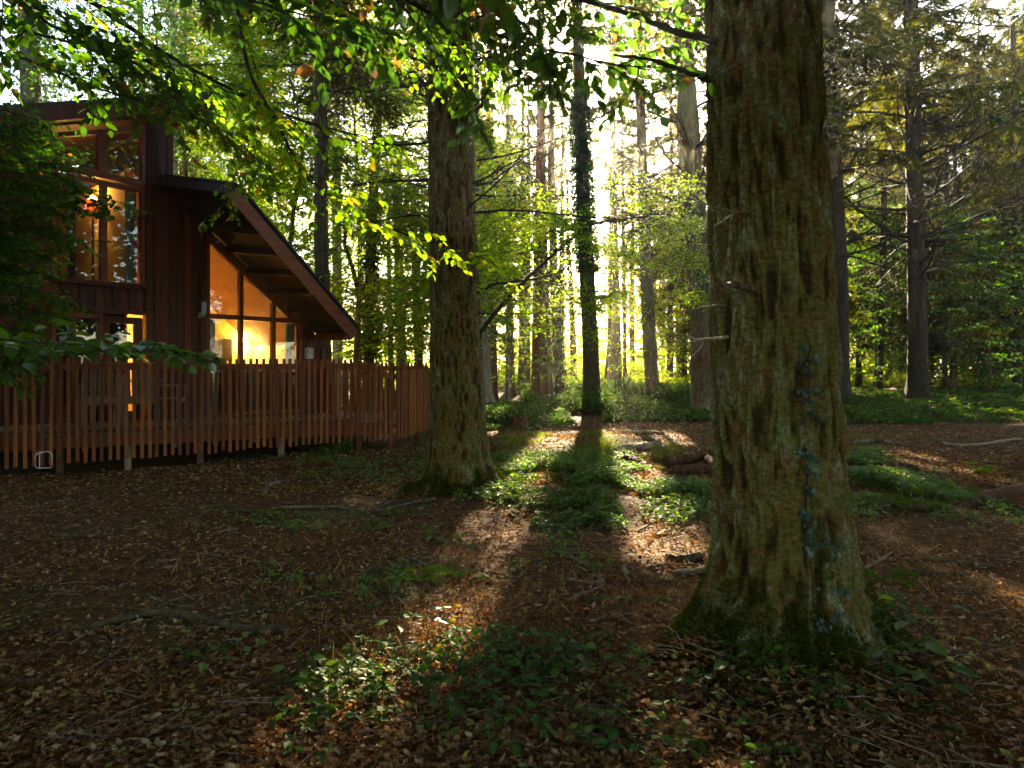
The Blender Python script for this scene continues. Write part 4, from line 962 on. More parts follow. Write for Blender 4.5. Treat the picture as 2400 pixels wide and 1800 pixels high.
# --- the other trunks: (label, points bottom to top (px, py, width), depth, options)
TR = [
 ('tall grey fir trunk rising behind the lodge roof slope', [(760, 850, 34), (753, 560, 32), (751, 100, 28)], 16.0, dict(limbs=26, limb_len=2.4, limb_z=(5, 10), crown=True, crown_kw=dict(z0=8.5, rmax=3.6, nbr=55, needle=.3, nper=32), furrow=.009, nth=36)),
 ('ivy covered trunk with a bushy top right of the grey fir', [(864, 850, 24), (868, 600, 24), (876, 430, 22), (893, 180, 18)], 20.0, dict(limbs=16, limb_len=2.2, limb_z=(5, 9), ivy=(.5, 6.2, 3600, .16, .10))),
 ('pale trunk half hidden by the tip of the lodge roof', [(792, 880, 24), (790, 640, 22), (788, 300, 20)], 25.0, dict(ztop=9.5, bark='barkpale', limbs=8, limb_z=(4, 9))),
 ('thin dark trunk above the ramp fence', [(917, 900, 12), (912, 640, 10), (908, 400, 9)], 27.0, dict(ztop=9.5, limbs=8, limb_z=(4, 8))),
 ('brown trunk above the lower fence', [(943, 900, 24), (935, 660, 21), (930, 300, 18)], 26.0, dict(ztop=9.5, limbs=12, limb_z=(4, 9))),
 ('thin greenish trunk left of the middle fir', [(980, 900, 14), (972, 660, 13), (968, 300, 11)], 30.0, dict(ztop=9.5, limbs=8, limb_z=(4, 9))),
 ('thin leaning trunk seen above the deck corner', [(840, 900, 12), (842, 700, 10), (846, 400, 9)], 31.0, dict(ztop=9.5, limbs=6, limb_z=(3, 8))),
 ('pale curved trunk just right of the middle fir', [(1140, 930, 30), (1132, 800, 27), (1120, 560, 24), (1112, 200, 20)], 24.0, dict(bark='barkpale', limbs=5, limb_z=(4, 9))),
 ('dark trunk tucked behind the pale curved one', [(1158, 930, 16), (1156, 760, 15), (1150, 300, 13)], 28.0, dict(bark='barkred', limbs=6, limb_z=(3, 9))),
 ('slim straight trunk between the pale one and the red pair', [(1199, 935, 16), (1197, 800, 15), (1192, 400, 12)], 30.0, dict(limbs=10, limb_z=(3, 9))),
 ('reddish brown trunk, left one of a touching pair', [(1256, 930, 22), (1258, 760, 21), (1264, 420, 18), (1268, 100, 15)], 26.5, dict(bark='barkred', limbs=34, limb_len=3.2, limb_z=(5, 13), limb_r=.035)),
 ('grey green trunk, right one of a touching pair', [(1284, 925, 27), (1278, 800, 24), (1274, 650, 22), (1270, 300, 17)], 27.0, dict(limbs=16, limb_z=(3, 9))),
 ('ivy wrapped trunk right of the touching pair', [(1312, 930, 25), (1304, 780, 22), (1298, 640, 19), (1292, 420, 17), (1292, 260, 15)], 28.0, dict(ivy=(.6, 5.6, 1500, .10, .12), limbs=20, limb_len=2.4, limb_z=(6, 12))),
 ('ivy sleeved trunk standing in front of the sun', [(1387, 930, 40), (1384, 800, 37), (1368, 500, 33), (1361, 300, 28), (1356, 120, 25)], 25.0, dict(bark='barkfar', ivy=(5.0, 11.5, 5200, .16, .12), limbs=26, limb_len=2.2, limb_z=(9, 15), crown=True, crown_kw=dict(z0=13.5, z1=20, rmax=3.0, nbr=36, needle=.3, nper=24), nth=40)),
 ('grey trunk with a smooth stem right of the sunlit ivy trunk', [(1448, 900, 20), (1446, 800, 19), (1439, 500, 15), (1436, 200, 12)], 31.0, dict(limbs=30, limb_len=3, limb_z=(5, 14), limb_r=.035)),
 ('thin red trunk beside the smooth grey one', [(1465, 905, 10), (1464, 800, 9), (1462, 640, 8)], 32.0, dict(bark='barkred', limbs=8, limb_z=(3, 7))),
 ('straight mossy trunk leaning slightly left, centre right', [(1528, 900, 32), (1522, 800, 31), (1514, 650, 29), (1506, 400, 24), (1497, 120, 21)], 28.0, dict(limbs=44, limb_len=3.2, limb_z=(6.5, 14), limb_r=.05, crown=True, crown_kw=dict(z0=13.5, z1=20, rmax=3.2, nbr=40, needle=.3, nper=24), nth=36)),
 ('slim dark trunk at the edge of the bright gap', [(1604, 880, 14), (1603, 800, 14), (1598, 600, 12)], 33.0, dict(bark='barkred', limbs=12, limb_z=(3, 10), ivy=(1.0, 8, 1500, .3, .12))),
 ('thick fir trunk rising left behind the huge foreground fir', [(1652, 900, 62), (1645, 720, 56), (1625, 450, 50), (1606, 150, 42)], 21.0, dict(limbs=46, limb_len=3.2, limb_z=(5.5, 12), limb_r=.045, crown=True, crown_kw=dict(z0=11.5, z1=18, rmax=3.4, nbr=44, needle=.3, nper=28), nth=48, furrow=.016)),
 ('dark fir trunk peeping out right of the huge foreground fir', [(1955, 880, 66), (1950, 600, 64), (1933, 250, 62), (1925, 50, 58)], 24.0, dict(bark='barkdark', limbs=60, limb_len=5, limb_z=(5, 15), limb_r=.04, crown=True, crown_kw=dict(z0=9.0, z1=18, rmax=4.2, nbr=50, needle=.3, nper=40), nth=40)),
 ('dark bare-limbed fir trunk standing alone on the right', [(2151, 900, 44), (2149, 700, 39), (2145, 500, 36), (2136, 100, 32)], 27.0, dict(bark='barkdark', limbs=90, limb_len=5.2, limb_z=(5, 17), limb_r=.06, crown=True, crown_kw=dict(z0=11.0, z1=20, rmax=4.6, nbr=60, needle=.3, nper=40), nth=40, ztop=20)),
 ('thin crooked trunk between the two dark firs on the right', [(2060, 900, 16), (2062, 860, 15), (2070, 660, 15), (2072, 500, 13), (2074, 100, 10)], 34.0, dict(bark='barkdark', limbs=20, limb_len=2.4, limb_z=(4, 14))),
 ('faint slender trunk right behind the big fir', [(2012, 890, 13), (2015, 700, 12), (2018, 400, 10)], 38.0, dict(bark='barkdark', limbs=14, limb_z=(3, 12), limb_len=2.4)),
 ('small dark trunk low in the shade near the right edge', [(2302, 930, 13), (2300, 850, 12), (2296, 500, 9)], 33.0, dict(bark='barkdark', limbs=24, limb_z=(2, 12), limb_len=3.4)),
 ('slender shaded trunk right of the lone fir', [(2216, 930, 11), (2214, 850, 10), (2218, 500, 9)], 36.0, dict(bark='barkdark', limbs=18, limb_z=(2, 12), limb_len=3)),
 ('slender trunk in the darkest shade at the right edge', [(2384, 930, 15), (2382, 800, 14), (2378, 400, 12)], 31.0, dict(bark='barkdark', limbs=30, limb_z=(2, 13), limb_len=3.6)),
 ('thick trunk rising behind the lodge at the top left', [(72, 250, 42), (70, 120, 42), (66, 0, 40)], 20.0, dict(limbs=10, limb_z=(8, 13), ivy=(7, 14, 1400, .3, .12))),
 ('pale trunk behind the upper lodge wall', [(411, 420, 15), (409, 300, 14), (405, 100, 12)], 24.0, dict(bark='barkpale', limbs=14, limb_z=(6, 14), limb_len=2.6)),
 ('slim trunk behind the upper lodge roof', [(334, 230, 14), (331, 100, 12), (328, 0, 11)], 27.0, dict(limbs=12, limb_z=(8, 14))),
]
for lab, pts, dep, kw in TR:
    kw = dict(kw); nm = 'beech_tree' if kw.get('bark') == 'barkpale' else 'fir_tree'
    trunk_tree(nm, lab, pts, dep, group='trunks of the wood', **kw)
# ------------------------------------------------------------------ broad-leaved crowns and boughs
def curve_pts(P, n=40):
    P = np.array(P, float); k = len(P); t = np.linspace(0, k-1, n)
    Q = np.stack([np.interp(t, np.arange(k), P[:, i]) for i in range(3)], 1)
    for _ in range(3): Q[1:-1] = (Q[:-2]+2*Q[1:-1]+Q[2:])/4
    return Q
def bough(parent, path, r0, r1, leaf, side_len, ntw, mat='near', tint=(.45, .2), tmpl=LEAF_FINE, nleaf=10, start=.1, mask=False, droop=.15, name='bough', flat=True, tleaf=True):
    """a bough (px,py,depth path) with alternate side twigs carrying alternate leaves"""
    P = curve_pts([px3(*p) for p in path]); n = len(P)
    P[1:] += rng.normal(0, r0*.25, (n-1, 3))
    wd = MB(); wd.tube(P, np.linspace(r0, r1, n), 7); lv = MB(); LP, LD = [], []
    for k in range(ntw):
        s = (start+(1-start)*(k+rng.random()*.7)/ntw)*(n-1.01); i = int(s); p = P[i]+(P[i+1]-P[i])*(s-i)
        t = P[min(i+1, n-1)]-P[i]; t /= np.linalg.norm(t)+1e-9
        sd = np.cross(LZ, t); sd /= np.linalg.norm(sd)+1e-9
        sg = 1 if k % 2 else -1
        d = t*rng.uniform(.5, 1.0)+sd*sg*rng.uniform(.5, 1.1)+LZ*rng.normal(-droop, .25); d /= np.linalg.norm(d)
        L = side_len*rng.uniform(.45, 1.15)*(1.15-.5*s/n); m = 7; q = [p]
        for j in range(m):
            d = d+rng.normal(0, .09, 3)+LZ*(-droop*.12); d /= np.linalg.norm(d); q.append(q[-1]+d*L/m)
        q = np.array(q); wd.tube(q, np.linspace(max(r1, r0*.28), .0012, m+1), 4, cap=False)
        def leafline(q, L, cnt):
            m = len(q)-1
            for j in range(cnt):
                u = (.12+.88*(j+rng.random()*.5)/cnt)*m*.999; jj = int(u); pp = q[jj]+(q[jj+1]-q[jj])*(u-jj)
                tt = q[jj+1]-q[jj]; tt /= np.linalg.norm(tt)+1e-9; ss = np.cross(LZ, tt)*(1 if j % 2 else -1)
                LP.append(pp); LD.append(tt*rng.uniform(.4, .9)+ss*rng.uniform(.6, 1.1)+LZ*rng.uniform(-.75, .05))
        leafline(q, L, max(3, int(nleaf*L/side_len)))
        for j in range(2, m, 2):                     # tertiary twigs
            tt = q[j+1]-q[j]; tt /= np.linalg.norm(tt); ss = np.cross(LZ, tt)*random.choice((-1, 1)); l3 = L*rng.uniform(.2, .42)
            d3 = tt*.7+ss*.8+LZ*rng.normal(-.1, .2); d3 /= np.linalg.norm(d3); q3 = np.array([q[j]+d3*l3*x+LZ*(-.1*x*x*l3) for x in (0, .33, .66, 1)])
            wd.tube(q3, [.002, .0016, .0013, .001], 3, cap=False); leafline(q3, l3, max(2, int(nleaf*.35)))
    LP = np.array(LP); LD = np.array(LD)
    if mask: k = keep_mask(LP); LP, LD = LP[k], LD[k]
    m = len(LP); ti = np.clip(rng.normal(tint[0], tint[1], m), 0, .93); ti = np.where(rng.random(m) < .03, rng.uniform(.96, 1, m), ti)
    add_leaves(lv, LP, LD, np.array([[0, 0, 1.]])+rng.normal(0, .38, (m, 3)), leaf*rng.uniform(.6, 1.15, m), tmpl, ti)
    b = wd.build(name, M['twig'], parent, True); lv.build('foliage', M[mat], b, True)
    return b

# overhanging beech: its trunk stands left of the picture
ob = thing('beech_tree', 'beech reaching in from the left with leafy boughs over the lodge and along the top', 'tree', (-3.9, 1.6, 0))
zo = np.array([-.1, .3, 1.5, 4, 9]); mb = MB(); V, q, dt = bark_trunk(-3.9, 1.6, -.1, 9, lambda z: np.interp(z, zo, [.3, .22, .18, .14, .08]), lambda z: (0*z, 0*z), 24, 60, .004); mb.add(V, q); mb.build('trunk', M['barkpale'], ob, True)
mb = MB(); shade_cloud(mb, -4, 4.2, 12, 3.8, 5.2, 2000); mb.build('crown', M['canopy'], ob)  # unseen leaf mass added overhead to shade the left side
B_ = lambda *a, **k: bough(ob, *a, **k)
# main boughs traced in the photograph
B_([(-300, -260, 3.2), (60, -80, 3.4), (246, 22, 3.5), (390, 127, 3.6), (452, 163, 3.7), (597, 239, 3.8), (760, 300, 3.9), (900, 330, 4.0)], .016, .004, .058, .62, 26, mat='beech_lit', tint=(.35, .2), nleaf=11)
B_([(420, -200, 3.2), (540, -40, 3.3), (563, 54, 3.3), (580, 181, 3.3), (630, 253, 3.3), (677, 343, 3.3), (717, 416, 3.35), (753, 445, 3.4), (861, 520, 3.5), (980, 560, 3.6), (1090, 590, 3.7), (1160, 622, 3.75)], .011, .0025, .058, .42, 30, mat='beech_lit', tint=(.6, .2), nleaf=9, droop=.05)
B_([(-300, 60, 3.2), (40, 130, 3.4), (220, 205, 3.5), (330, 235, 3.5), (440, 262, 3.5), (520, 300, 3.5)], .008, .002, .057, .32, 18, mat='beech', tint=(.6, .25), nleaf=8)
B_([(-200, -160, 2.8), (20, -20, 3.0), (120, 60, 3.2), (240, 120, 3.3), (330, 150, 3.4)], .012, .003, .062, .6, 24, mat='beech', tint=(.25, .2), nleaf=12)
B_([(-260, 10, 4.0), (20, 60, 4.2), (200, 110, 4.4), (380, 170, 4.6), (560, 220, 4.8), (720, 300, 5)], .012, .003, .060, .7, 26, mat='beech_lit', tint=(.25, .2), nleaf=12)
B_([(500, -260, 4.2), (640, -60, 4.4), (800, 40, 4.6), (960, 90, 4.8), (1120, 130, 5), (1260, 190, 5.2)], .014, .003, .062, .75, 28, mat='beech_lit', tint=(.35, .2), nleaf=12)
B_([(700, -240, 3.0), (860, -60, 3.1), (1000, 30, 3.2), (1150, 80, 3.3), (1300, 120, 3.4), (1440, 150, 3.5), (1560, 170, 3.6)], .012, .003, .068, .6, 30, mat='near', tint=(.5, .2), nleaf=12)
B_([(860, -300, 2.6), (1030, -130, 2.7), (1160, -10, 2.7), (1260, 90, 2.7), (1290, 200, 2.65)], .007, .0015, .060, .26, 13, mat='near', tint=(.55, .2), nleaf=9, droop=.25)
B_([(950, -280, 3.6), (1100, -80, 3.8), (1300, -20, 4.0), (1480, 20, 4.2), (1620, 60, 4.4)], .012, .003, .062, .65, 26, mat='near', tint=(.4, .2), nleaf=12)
B_([(820, -160, 2.9), (960, 40, 3.0), (1060, 170, 3.0), (1110, 250, 3.0), (1130, 300, 3.0)], .006, .002, .057, .26, 12, mat='near', tint=(.6, .15), nleaf=7)
B_([(250, -420, 1.7), (520, -260, 1.6), (760, -190, 1.5), (960, -165, 1.45), (1150, -165, 1.45), (1330, -190, 1.5)], .007, .002, .080, .20, 26, mat='near', tint=(.35, .2), nleaf=6, droop=.3)
B_([(150, -300, 2.6), (380, -90, 2.5), (560, -10, 2.45), (720, 40, 2.4), (860, 60, 2.4)], .008, .002, .072, .34, 20, mat='near', tint=(.3, .2), nleaf=8)
B_([(240, 200, 3.6), (430, 250, 3.7), (560, 330, 3.8), (640, 420, 3.9)], .006, .002, .060, .4, 14, mat='beech', tint=(.5, .2), nleaf=9)
# twig hanging in front of the roof tip
B_([(600, 260, 6.0), (580, 350, 6.0), (560, 420, 6.0), (540, 470, 6.0), (475, 515, 6.0)], .004, .001, .055, .3, 12, mat='beech', tint=(.6, .2), nleaf=8)
# low spray in front of the fence
B_([(-200, 760, 3.0), (40, 800, 3.05), (160, 806, 3.1), (300, 812, 3.1), (390, 818, 3.1)], .005, .0015, .074, .28, 20, mat='near', tint=(.55, .2), nleaf=8, droop=.0)
B_([(300, 800, 3.0), (400, 835, 2.9), (450, 832, 2.85), (500, 830, 2.85)], .0025, .001, .066, .10, 6, mat='near', tint=(.6, .2), nleaf=3, droop=.0)

# dark beech sapling at the left edge
sapl = thing('beech_sapling', 'dense shaded young beech hiding the left half of the lodge', 'tree', (-4.75, 4.9, 0))
mb = MB(); mb.tube([(-4.75, 4.9, -.05), (-4.7, 4.95, 1), (-4.6, 5.0, 2.2), (-4.7, 5.1, 3.6), (-4.6, 5.2, 4.8)], [.06, .05, .04, .03, .015], 10); mb.build('trunk', M['barkpale'], sapl, True)
mb = MB(); shade_cloud(mb, -6.2, 3.2, 7, 2.6, .8, 2600, .25); mb.build('crown', M['canopy'], sapl)  # unseen leaf mass added beside the view to darken the sapling
for i, (y0_, x1, y1, d) in enumerate([(240, 60, 280, 5.6), (290, 100, 340, 5.5), (330, 110, 390, 5.4), (390, 160, 430, 5.5), (430, 215, 465, 5.5), (455, 190, 500, 5.4), (500, 130, 555, 5.4), (560, 70, 600, 5.3), (610, 60, 640, 5.5), (640, 120, 695, 5.3), (690, 90, 740, 5.2), (740, 30, 800, 5.0), (700, 20, 850, 4.9),
                                      (280, 40, 320, 6.0), (360, 50, 380, 6.0), (420, 90, 440, 6.0), (470, 50, 480, 6.0), (540, 20, 560, 6.0), (650, 10, 660, 5.9), (590, 0, 520, 5.2), (760, -20, 850, 5.0)]):
    x1 = x1+35
    bough(sapl, [(-330, y0_+60, d-.2), (-150, y0_+10, d-.1), (x1*.5-60, y0_*.5+y1*.5-5, d), (x1, y1, d+.1)], .008, .002, .056, .45, 34, mat='beech', tint=(.12, .15), tmpl=LEAF_BEECH, nleaf=12, droop=.1, name='branch')  # low tint puts the darkness of the left edge into the leaf colour

# young beech behind the middle fir: leaning stem and layered sprays
yb = thing('young_beech', 'sunlit yellow green young beech arching right from behind the thick middle fir', 'tree', (-.95, 11.0, 0))
P = curve_pts([(-.95, 11.0, -.05), px3(1085, 900, 11), px3(1112, 802, 11), px3(1150, 745, 11.2), px3(1200, 690, 11.4), px3(1290, 600, 11.8), px3(1385, 525, 12.2), px3(1480, 510, 12.6), px3(1560, 500, 13), px3(1640, 530, 13.4)], 70)
mb = MB(); mb.tube(P+rng.normal(0, .008, P.shape), np.linspace(.050, .010, 70), 9); mb.build('trunk', M['twig'], yb, True)
def limb2(path, r0, r1, nm='branch'):
    P = curve_pts([px3(*p) for p in path]); mb = MB(); mb.tube(P+rng.normal(0, r0*.15, P.shape), np.linspace(r0, r1, len(P)), 6); mb.build(nm, M['twig'], yb, True)
limb2([(1112, 690, 11.2), (1160, 665, 11.4), (1250, 655, 11.6), (1310, 640, 12), (1345, 610, 12.2)], .028, .01)
limb2([(1305, 645, 12), (1330, 690, 12), (1360, 715, 12)], .012, .004)
limb2([(1112, 735, 10.8), (1180, 735, 10.6), (1260, 735, 10.6)], .012, .004)
limb2([(1385, 525, 12.2), (1440, 560, 12.2), (1500, 600, 12.4)], .014, .004)
def sprays_in(mb, boxes, leaf, spread, nleaf, dens, tint, mat=None, wood=None, layers=True, strength=.6):
    """boxes: (px0,py0,px1,py1,depth0,depth1): fills them with flat horizontal layers of sprays"""
    C, Hd = [], []
    for (x0, y0, x1, y1, d0, d1) in boxes:
        dm = (d0+d1)/2; area = (x1-x0)*(y1-y0)/FP**2*dm*dm; n = int(area*dens*4.2)
        px = rng.uniform(x0, x1, n); py = rng.uniform(y0, y1, n); d = rng.uniform(d0, d1, n)
        Z = CH-(py-HY)/FP*d; X = (px-CX)/FP*d
        if layers:                                      # snap to tilted layers so the foliage hangs in tiers
            lay = .55+.25*vnoise(X*.3, d*.3, 0, 4); Zs = np.round(Z/lay)*lay+.10*vnoise(X*.8, d*.8, Z*.3, 8)+rng.normal(0, .06, n); Z = Zs
        C.append(np.stack([X, d, Z], 1)); Hd.append(rng.random(n)*2*PI)
    C = np.vstack(C); Hd = np.concatenate(Hd)
    dn = vnoise(C[:, 0]*.55, C[:, 1]*.4, C[:, 2]*.9, 12)+.5*vnoise(C[:, 0]*1.6, C[:, 1]*.9, C[:, 2]*2.2, 13)
    k = (dn > -.55) & (C[:, 2] > .3); C, Hd = C[k], Hd[k]
    beech_sprays(mb, C, spread*rng.uniform(.6, 1.2, len(C)), Hd, leaf, nleaf, tint=tint, wood=wood, strength=strength)
mb = MB(); wd = MB()
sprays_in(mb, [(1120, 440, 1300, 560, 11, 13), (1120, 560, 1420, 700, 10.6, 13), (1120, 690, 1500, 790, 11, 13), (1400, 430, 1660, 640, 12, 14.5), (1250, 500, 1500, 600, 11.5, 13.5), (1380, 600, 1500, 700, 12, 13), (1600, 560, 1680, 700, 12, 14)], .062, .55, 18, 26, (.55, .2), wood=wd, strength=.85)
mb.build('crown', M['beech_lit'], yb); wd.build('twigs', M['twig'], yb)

# a row of beeches behind the lodge and fence: the green wall of leaves
def leafy(name, label, x, y, h, boxes, leaf, spread, nleaf, dens, tint, mat, r=.12, strength=.85, bark='barkfar', pyt=None):
    t = thing(name, label, 'tree', (x, y, float(gh(x, y))), 'leafy understorey trees')
    z0 = float(gh(x, y))-.05; n = 14; z = np.linspace(z0, h, n); P = np.stack([x+.15*vnoise(z*.6, 0*z, 0, int(x*7) % 90)*z*.5, y+.1*vnoise(z*.5, 0*z+3, 0, 8), z], 1)
    mb = MB(); mb.tube(P, np.linspace(r, r*.25, n), 9)
    for k in range(10):
        i = rng.integers(4, n-1); a = rng.random()*2*PI; L = rng.uniform(1.2, 2.8); d = np.array([math.cos(a), math.sin(a), .35]); q = P[i]
        pts = [q]; 
        for j in range(7): d = d+rng.normal(0, .1, 3)-LZ*.03; d /= np.linalg.norm(d); pts.append(pts[-1]+d*L/7)
        mb.tube(pts, np.linspace(r*.3, .008, 8), 5, cap=False)
    mb.build('trunk', M[bark], t, True)
    mb = MB(); wd = MB(); sprays_in(mb, boxes, leaf, spread, nleaf, dens, tint, wood=wd, strength=strength); mb.build('crown', M[mat], t); wd.build('twigs', M['twig'], t)
    return t
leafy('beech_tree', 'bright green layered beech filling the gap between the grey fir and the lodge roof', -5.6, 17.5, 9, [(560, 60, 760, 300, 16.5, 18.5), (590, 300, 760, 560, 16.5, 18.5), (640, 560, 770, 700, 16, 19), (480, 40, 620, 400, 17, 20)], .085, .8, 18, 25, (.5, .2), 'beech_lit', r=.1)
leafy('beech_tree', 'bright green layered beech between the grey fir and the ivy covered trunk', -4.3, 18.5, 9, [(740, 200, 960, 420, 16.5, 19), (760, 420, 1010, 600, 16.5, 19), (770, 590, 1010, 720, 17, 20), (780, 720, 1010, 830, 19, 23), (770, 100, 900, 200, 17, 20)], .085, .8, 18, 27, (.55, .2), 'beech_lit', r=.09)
leafy('beech_tree', 'yellow green beech just left of the thick middle fir', -2.9, 21, 9, [(900, 180, 1120, 420, 19, 22), (900, 420, 1120, 640, 19, 22), (860, 640, 1100, 800, 20, 25), (990, 300, 1210, 720, 18, 22), (1000, 380, 1150, 720, 14, 17), (900, 640, 1030, 790, 13, 16)], .10, .9, 16, 19, (.6, .2), 'beech_lit', r=.1)  # last boxes are extra leaves added to keep sun off the floor
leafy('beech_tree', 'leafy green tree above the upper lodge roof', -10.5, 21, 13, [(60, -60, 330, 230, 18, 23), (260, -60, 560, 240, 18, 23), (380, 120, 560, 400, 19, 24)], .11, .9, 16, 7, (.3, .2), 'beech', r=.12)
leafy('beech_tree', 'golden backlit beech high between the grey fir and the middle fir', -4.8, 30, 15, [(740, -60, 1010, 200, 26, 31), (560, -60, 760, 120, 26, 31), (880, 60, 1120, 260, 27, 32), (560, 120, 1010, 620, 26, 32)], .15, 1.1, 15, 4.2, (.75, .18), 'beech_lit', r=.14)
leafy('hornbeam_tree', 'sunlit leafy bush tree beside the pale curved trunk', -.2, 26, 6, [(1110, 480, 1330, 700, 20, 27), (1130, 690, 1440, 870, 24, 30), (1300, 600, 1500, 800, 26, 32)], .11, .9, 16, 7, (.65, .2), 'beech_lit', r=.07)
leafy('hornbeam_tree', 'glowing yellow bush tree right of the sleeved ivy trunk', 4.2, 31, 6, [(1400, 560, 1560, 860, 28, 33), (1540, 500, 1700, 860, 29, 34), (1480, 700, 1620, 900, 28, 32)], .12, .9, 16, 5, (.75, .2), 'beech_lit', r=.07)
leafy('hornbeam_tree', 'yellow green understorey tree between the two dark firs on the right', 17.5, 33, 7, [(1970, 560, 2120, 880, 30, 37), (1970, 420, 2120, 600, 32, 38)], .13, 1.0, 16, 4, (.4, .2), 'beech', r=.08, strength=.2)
leafy('hornbeam_tree', 'dim green understorey tree right of the lone dark fir', 21, 30, 7, [(2190, 600, 2420, 900, 29, 36), (2200, 480, 2420, 620, 30, 36)], .12, 1.0, 16, 3.2, (.1, .12), 'beech', r=.08, strength=.0)  # low tint puts shade into the leaf colour
leafy('hornbeam_tree', 'low feathery green tree at the right edge above the undergrowth', 15.5, 20, 5, [(2230, 480, 2460, 760, 18, 22), (2290, 740, 2460, 900, 18, 22)], .09, .8, 16, 3.0, (.08, .12), 'beech', r=.05, strength=.1)  # leaves darkened by tint, standing in for the shade here

# conifers of the background, with crowns in view
BG = [('sparse brownish fir left of the sunlit gap', 1235, 37, 18, 3.2), ('sparse fir just right of the sun with thin drooping branches', 1430, 38, 18, 3.4), ('sparse fir between the mossy trunk and the huge fir', 1570, 35, 18, 3.4), ('brownish fir behind the pale curved trunk', 1140, 33, 17, 3.0), ('tall feathery fir left of the sun behind the touching pair', 1190, 42, 15, 3.0), ('tall thin-crowned fir right of the sun', 1480, 48, 17, 3.2), ('hazy fir between the mossy trunk and the thick fir', 1590, 44, 17, 3.6), ('fir with hanging branches above the lodge roof', 585, 27, 15, 3.2),
      ('fir with hanging branches behind the upper lodge wall', 430, 31, 18, 3.4), ('hazy fir beyond the dark fir on the right', 2020, 44, 20, 4.0), ('yellow lit fir filling the upper right', 2290, 40, 22, 5.5), ('fir in shade at the right edge of the wood', 2440, 34, 20, 5.0), ('fir beyond the crooked trunk on the right', 2130, 52, 24, 4.6),
      ('distant fir above the young beech', 1300, 58, 18, 3.4), ('dark drooping fir at the far right', 2410, 29, 15, 3.6), ('shaded fir behind the lone fir', 2235, 38, 17, 4.0), ('thin drooping fir in front of the white glow beside the ivy sleeve', 1315, 39, 17, 2.8)]
for i, (lab, px, d, h, rm_) in enumerate(BG):
    x = (px-CX)/FP*d; z0 = float(gh(x, d))-.05
    t = thing('fir_tree', lab, 'tree', (x, d, z0), 'firs of the background')
    mb = MB(); mb.tube([(x, d, z0), (x+.05, d, h*.5), (x+.1, d, h+1)], [.2, .15, .04], 10); mb.build('trunk', M['barkfar'], t, True)
    mb = MB(); wd = MB(); dark = px > 2150 and d < 36
    fir_sprays(mb, x, d, (2.6 if px > 1900 else 5.0), h+.8, rm_, int(h*5.2), needle=.20+.002*d, nper=(44 if dark else 34), wood=wd, droop=.5, shape=.6, lo=.3, dens=.9)
    mb.build('crown', M['conifer'], t); wd.build('crown_branches', M['twig'], t)

# a dense fir and its copies far behind, hiding the low sun from most of the clearing
proto = thing('fir_tree', 'x', 'tree', (0, 0, 0), 'dense firs of the far wood')
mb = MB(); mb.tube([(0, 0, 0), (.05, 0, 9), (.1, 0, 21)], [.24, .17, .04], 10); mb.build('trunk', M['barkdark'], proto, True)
mb = MB(); fir_sprays(mb, 0, 0, 2.5, 21, 3.6, 150, needle=.30, nper=34, droop=.5, shape=.7, lo=.35, dens=1.0, mask=False); mb.build('crown', M['conifer'], proto)
FAR = [(1125, 44, .86), (1720, 30, .75), (1790, 36, .95), (1870, 32, .9), (1700, 46, 1.0), (1960, 42, 1.0), (2060, 47, 1.05), (2180, 44, .95), (2260, 52, 1.2), (2350, 44, 1.05), (2440, 40, 1.1), (2120, 58, 1.25), (2330, 62, 1.2), (2500, 50, 1.2), (430, 48, 1.3), (1555, 60, .85)]
LABS = ['dense far fir just right of the middle fir', 'dense fir hidden behind the huge fir, left part', 'dense fir hidden behind the huge fir, middle', 'dense fir hidden behind the huge fir, right part', 'dense fir far behind the huge fir', 'dense fir showing right of the huge fir',
        'dense far fir left of the crooked trunk', 'dense far fir right of the lone dark fir', 'tall dense fir at upper right', 'dense fir near the right edge', 'dense fir cut by the right edge', 'tallest dense fir behind the lone dark fir', 'tall far fir behind the right edge group', 'dense fir beyond the right edge', 'tall dense fir above the upper lodge roof', 'dense far fir by the bright gap']
for i, ((px, d, sc), lab) in enumerate(zip(FAR, LABS)):
    if i == 0: r = proto
    else:
        r = proto.copy(); S.collection.objects.link(r)
        for ch in list(proto.children):
            c = ch.copy(); S.collection.objects.link(c); c.parent = r
    x = (px-CX)/FP*d; r.location = (x, d, float(gh(x, d))-.1); r.scale = (sc, sc, sc); r.rotation_euler = (0, 0, i*1.3); r['label'] = lab

# distant wood: one mass of leaves beyond the trunks
mb = MB(); n = 15000
d = rng.uniform(50, 64, n); px = rng.uniform(-300, 2700, n); X = (px-CX)/FP*d
zc = rng.random(n)**1.15*(7+4*vnoise(X*.07, d*.1, 0, 31)+np.where(px > 1750, 6, 0)+np.where(px < 1180, 10, 0)); Z = gh(X, d)+zc
dn = vnoise(X*.22, d*.2, Z*.35, 44)+.5*vnoise(X*.7, d*.5, Z*.9, 45)
gap = (np.abs(px-1585) < 34) & (HY-(Z-CH)*FP/d > 560)
k = (dn > -.55) & ~gap; C = np.stack([X, d, Z], 1)[k]
n = 5200; d = rng.uniform(38, 50, n); px = rng.uniform(500, 2600, n); X = (px-CX)/FP*d; Z = gh(X, d)+rng.random(n)**1.3*(2.6+1.6*vnoise(X*.3, d*.3, 0, 61)); k = (np.abs(px-1585) > 26); C = np.vstack([C, np.stack([X, d, Z], 1)[k]])
beech_sprays(mb, C, 1.7, rng.random(len(C))*2*PI, .27, 10, tint=(.7, .22), strength=.6)
tag(mb.build('distant_wood', M['beech_lit']), 'mass of leaves of the far wood behind all trunks', None, kind='stuff')
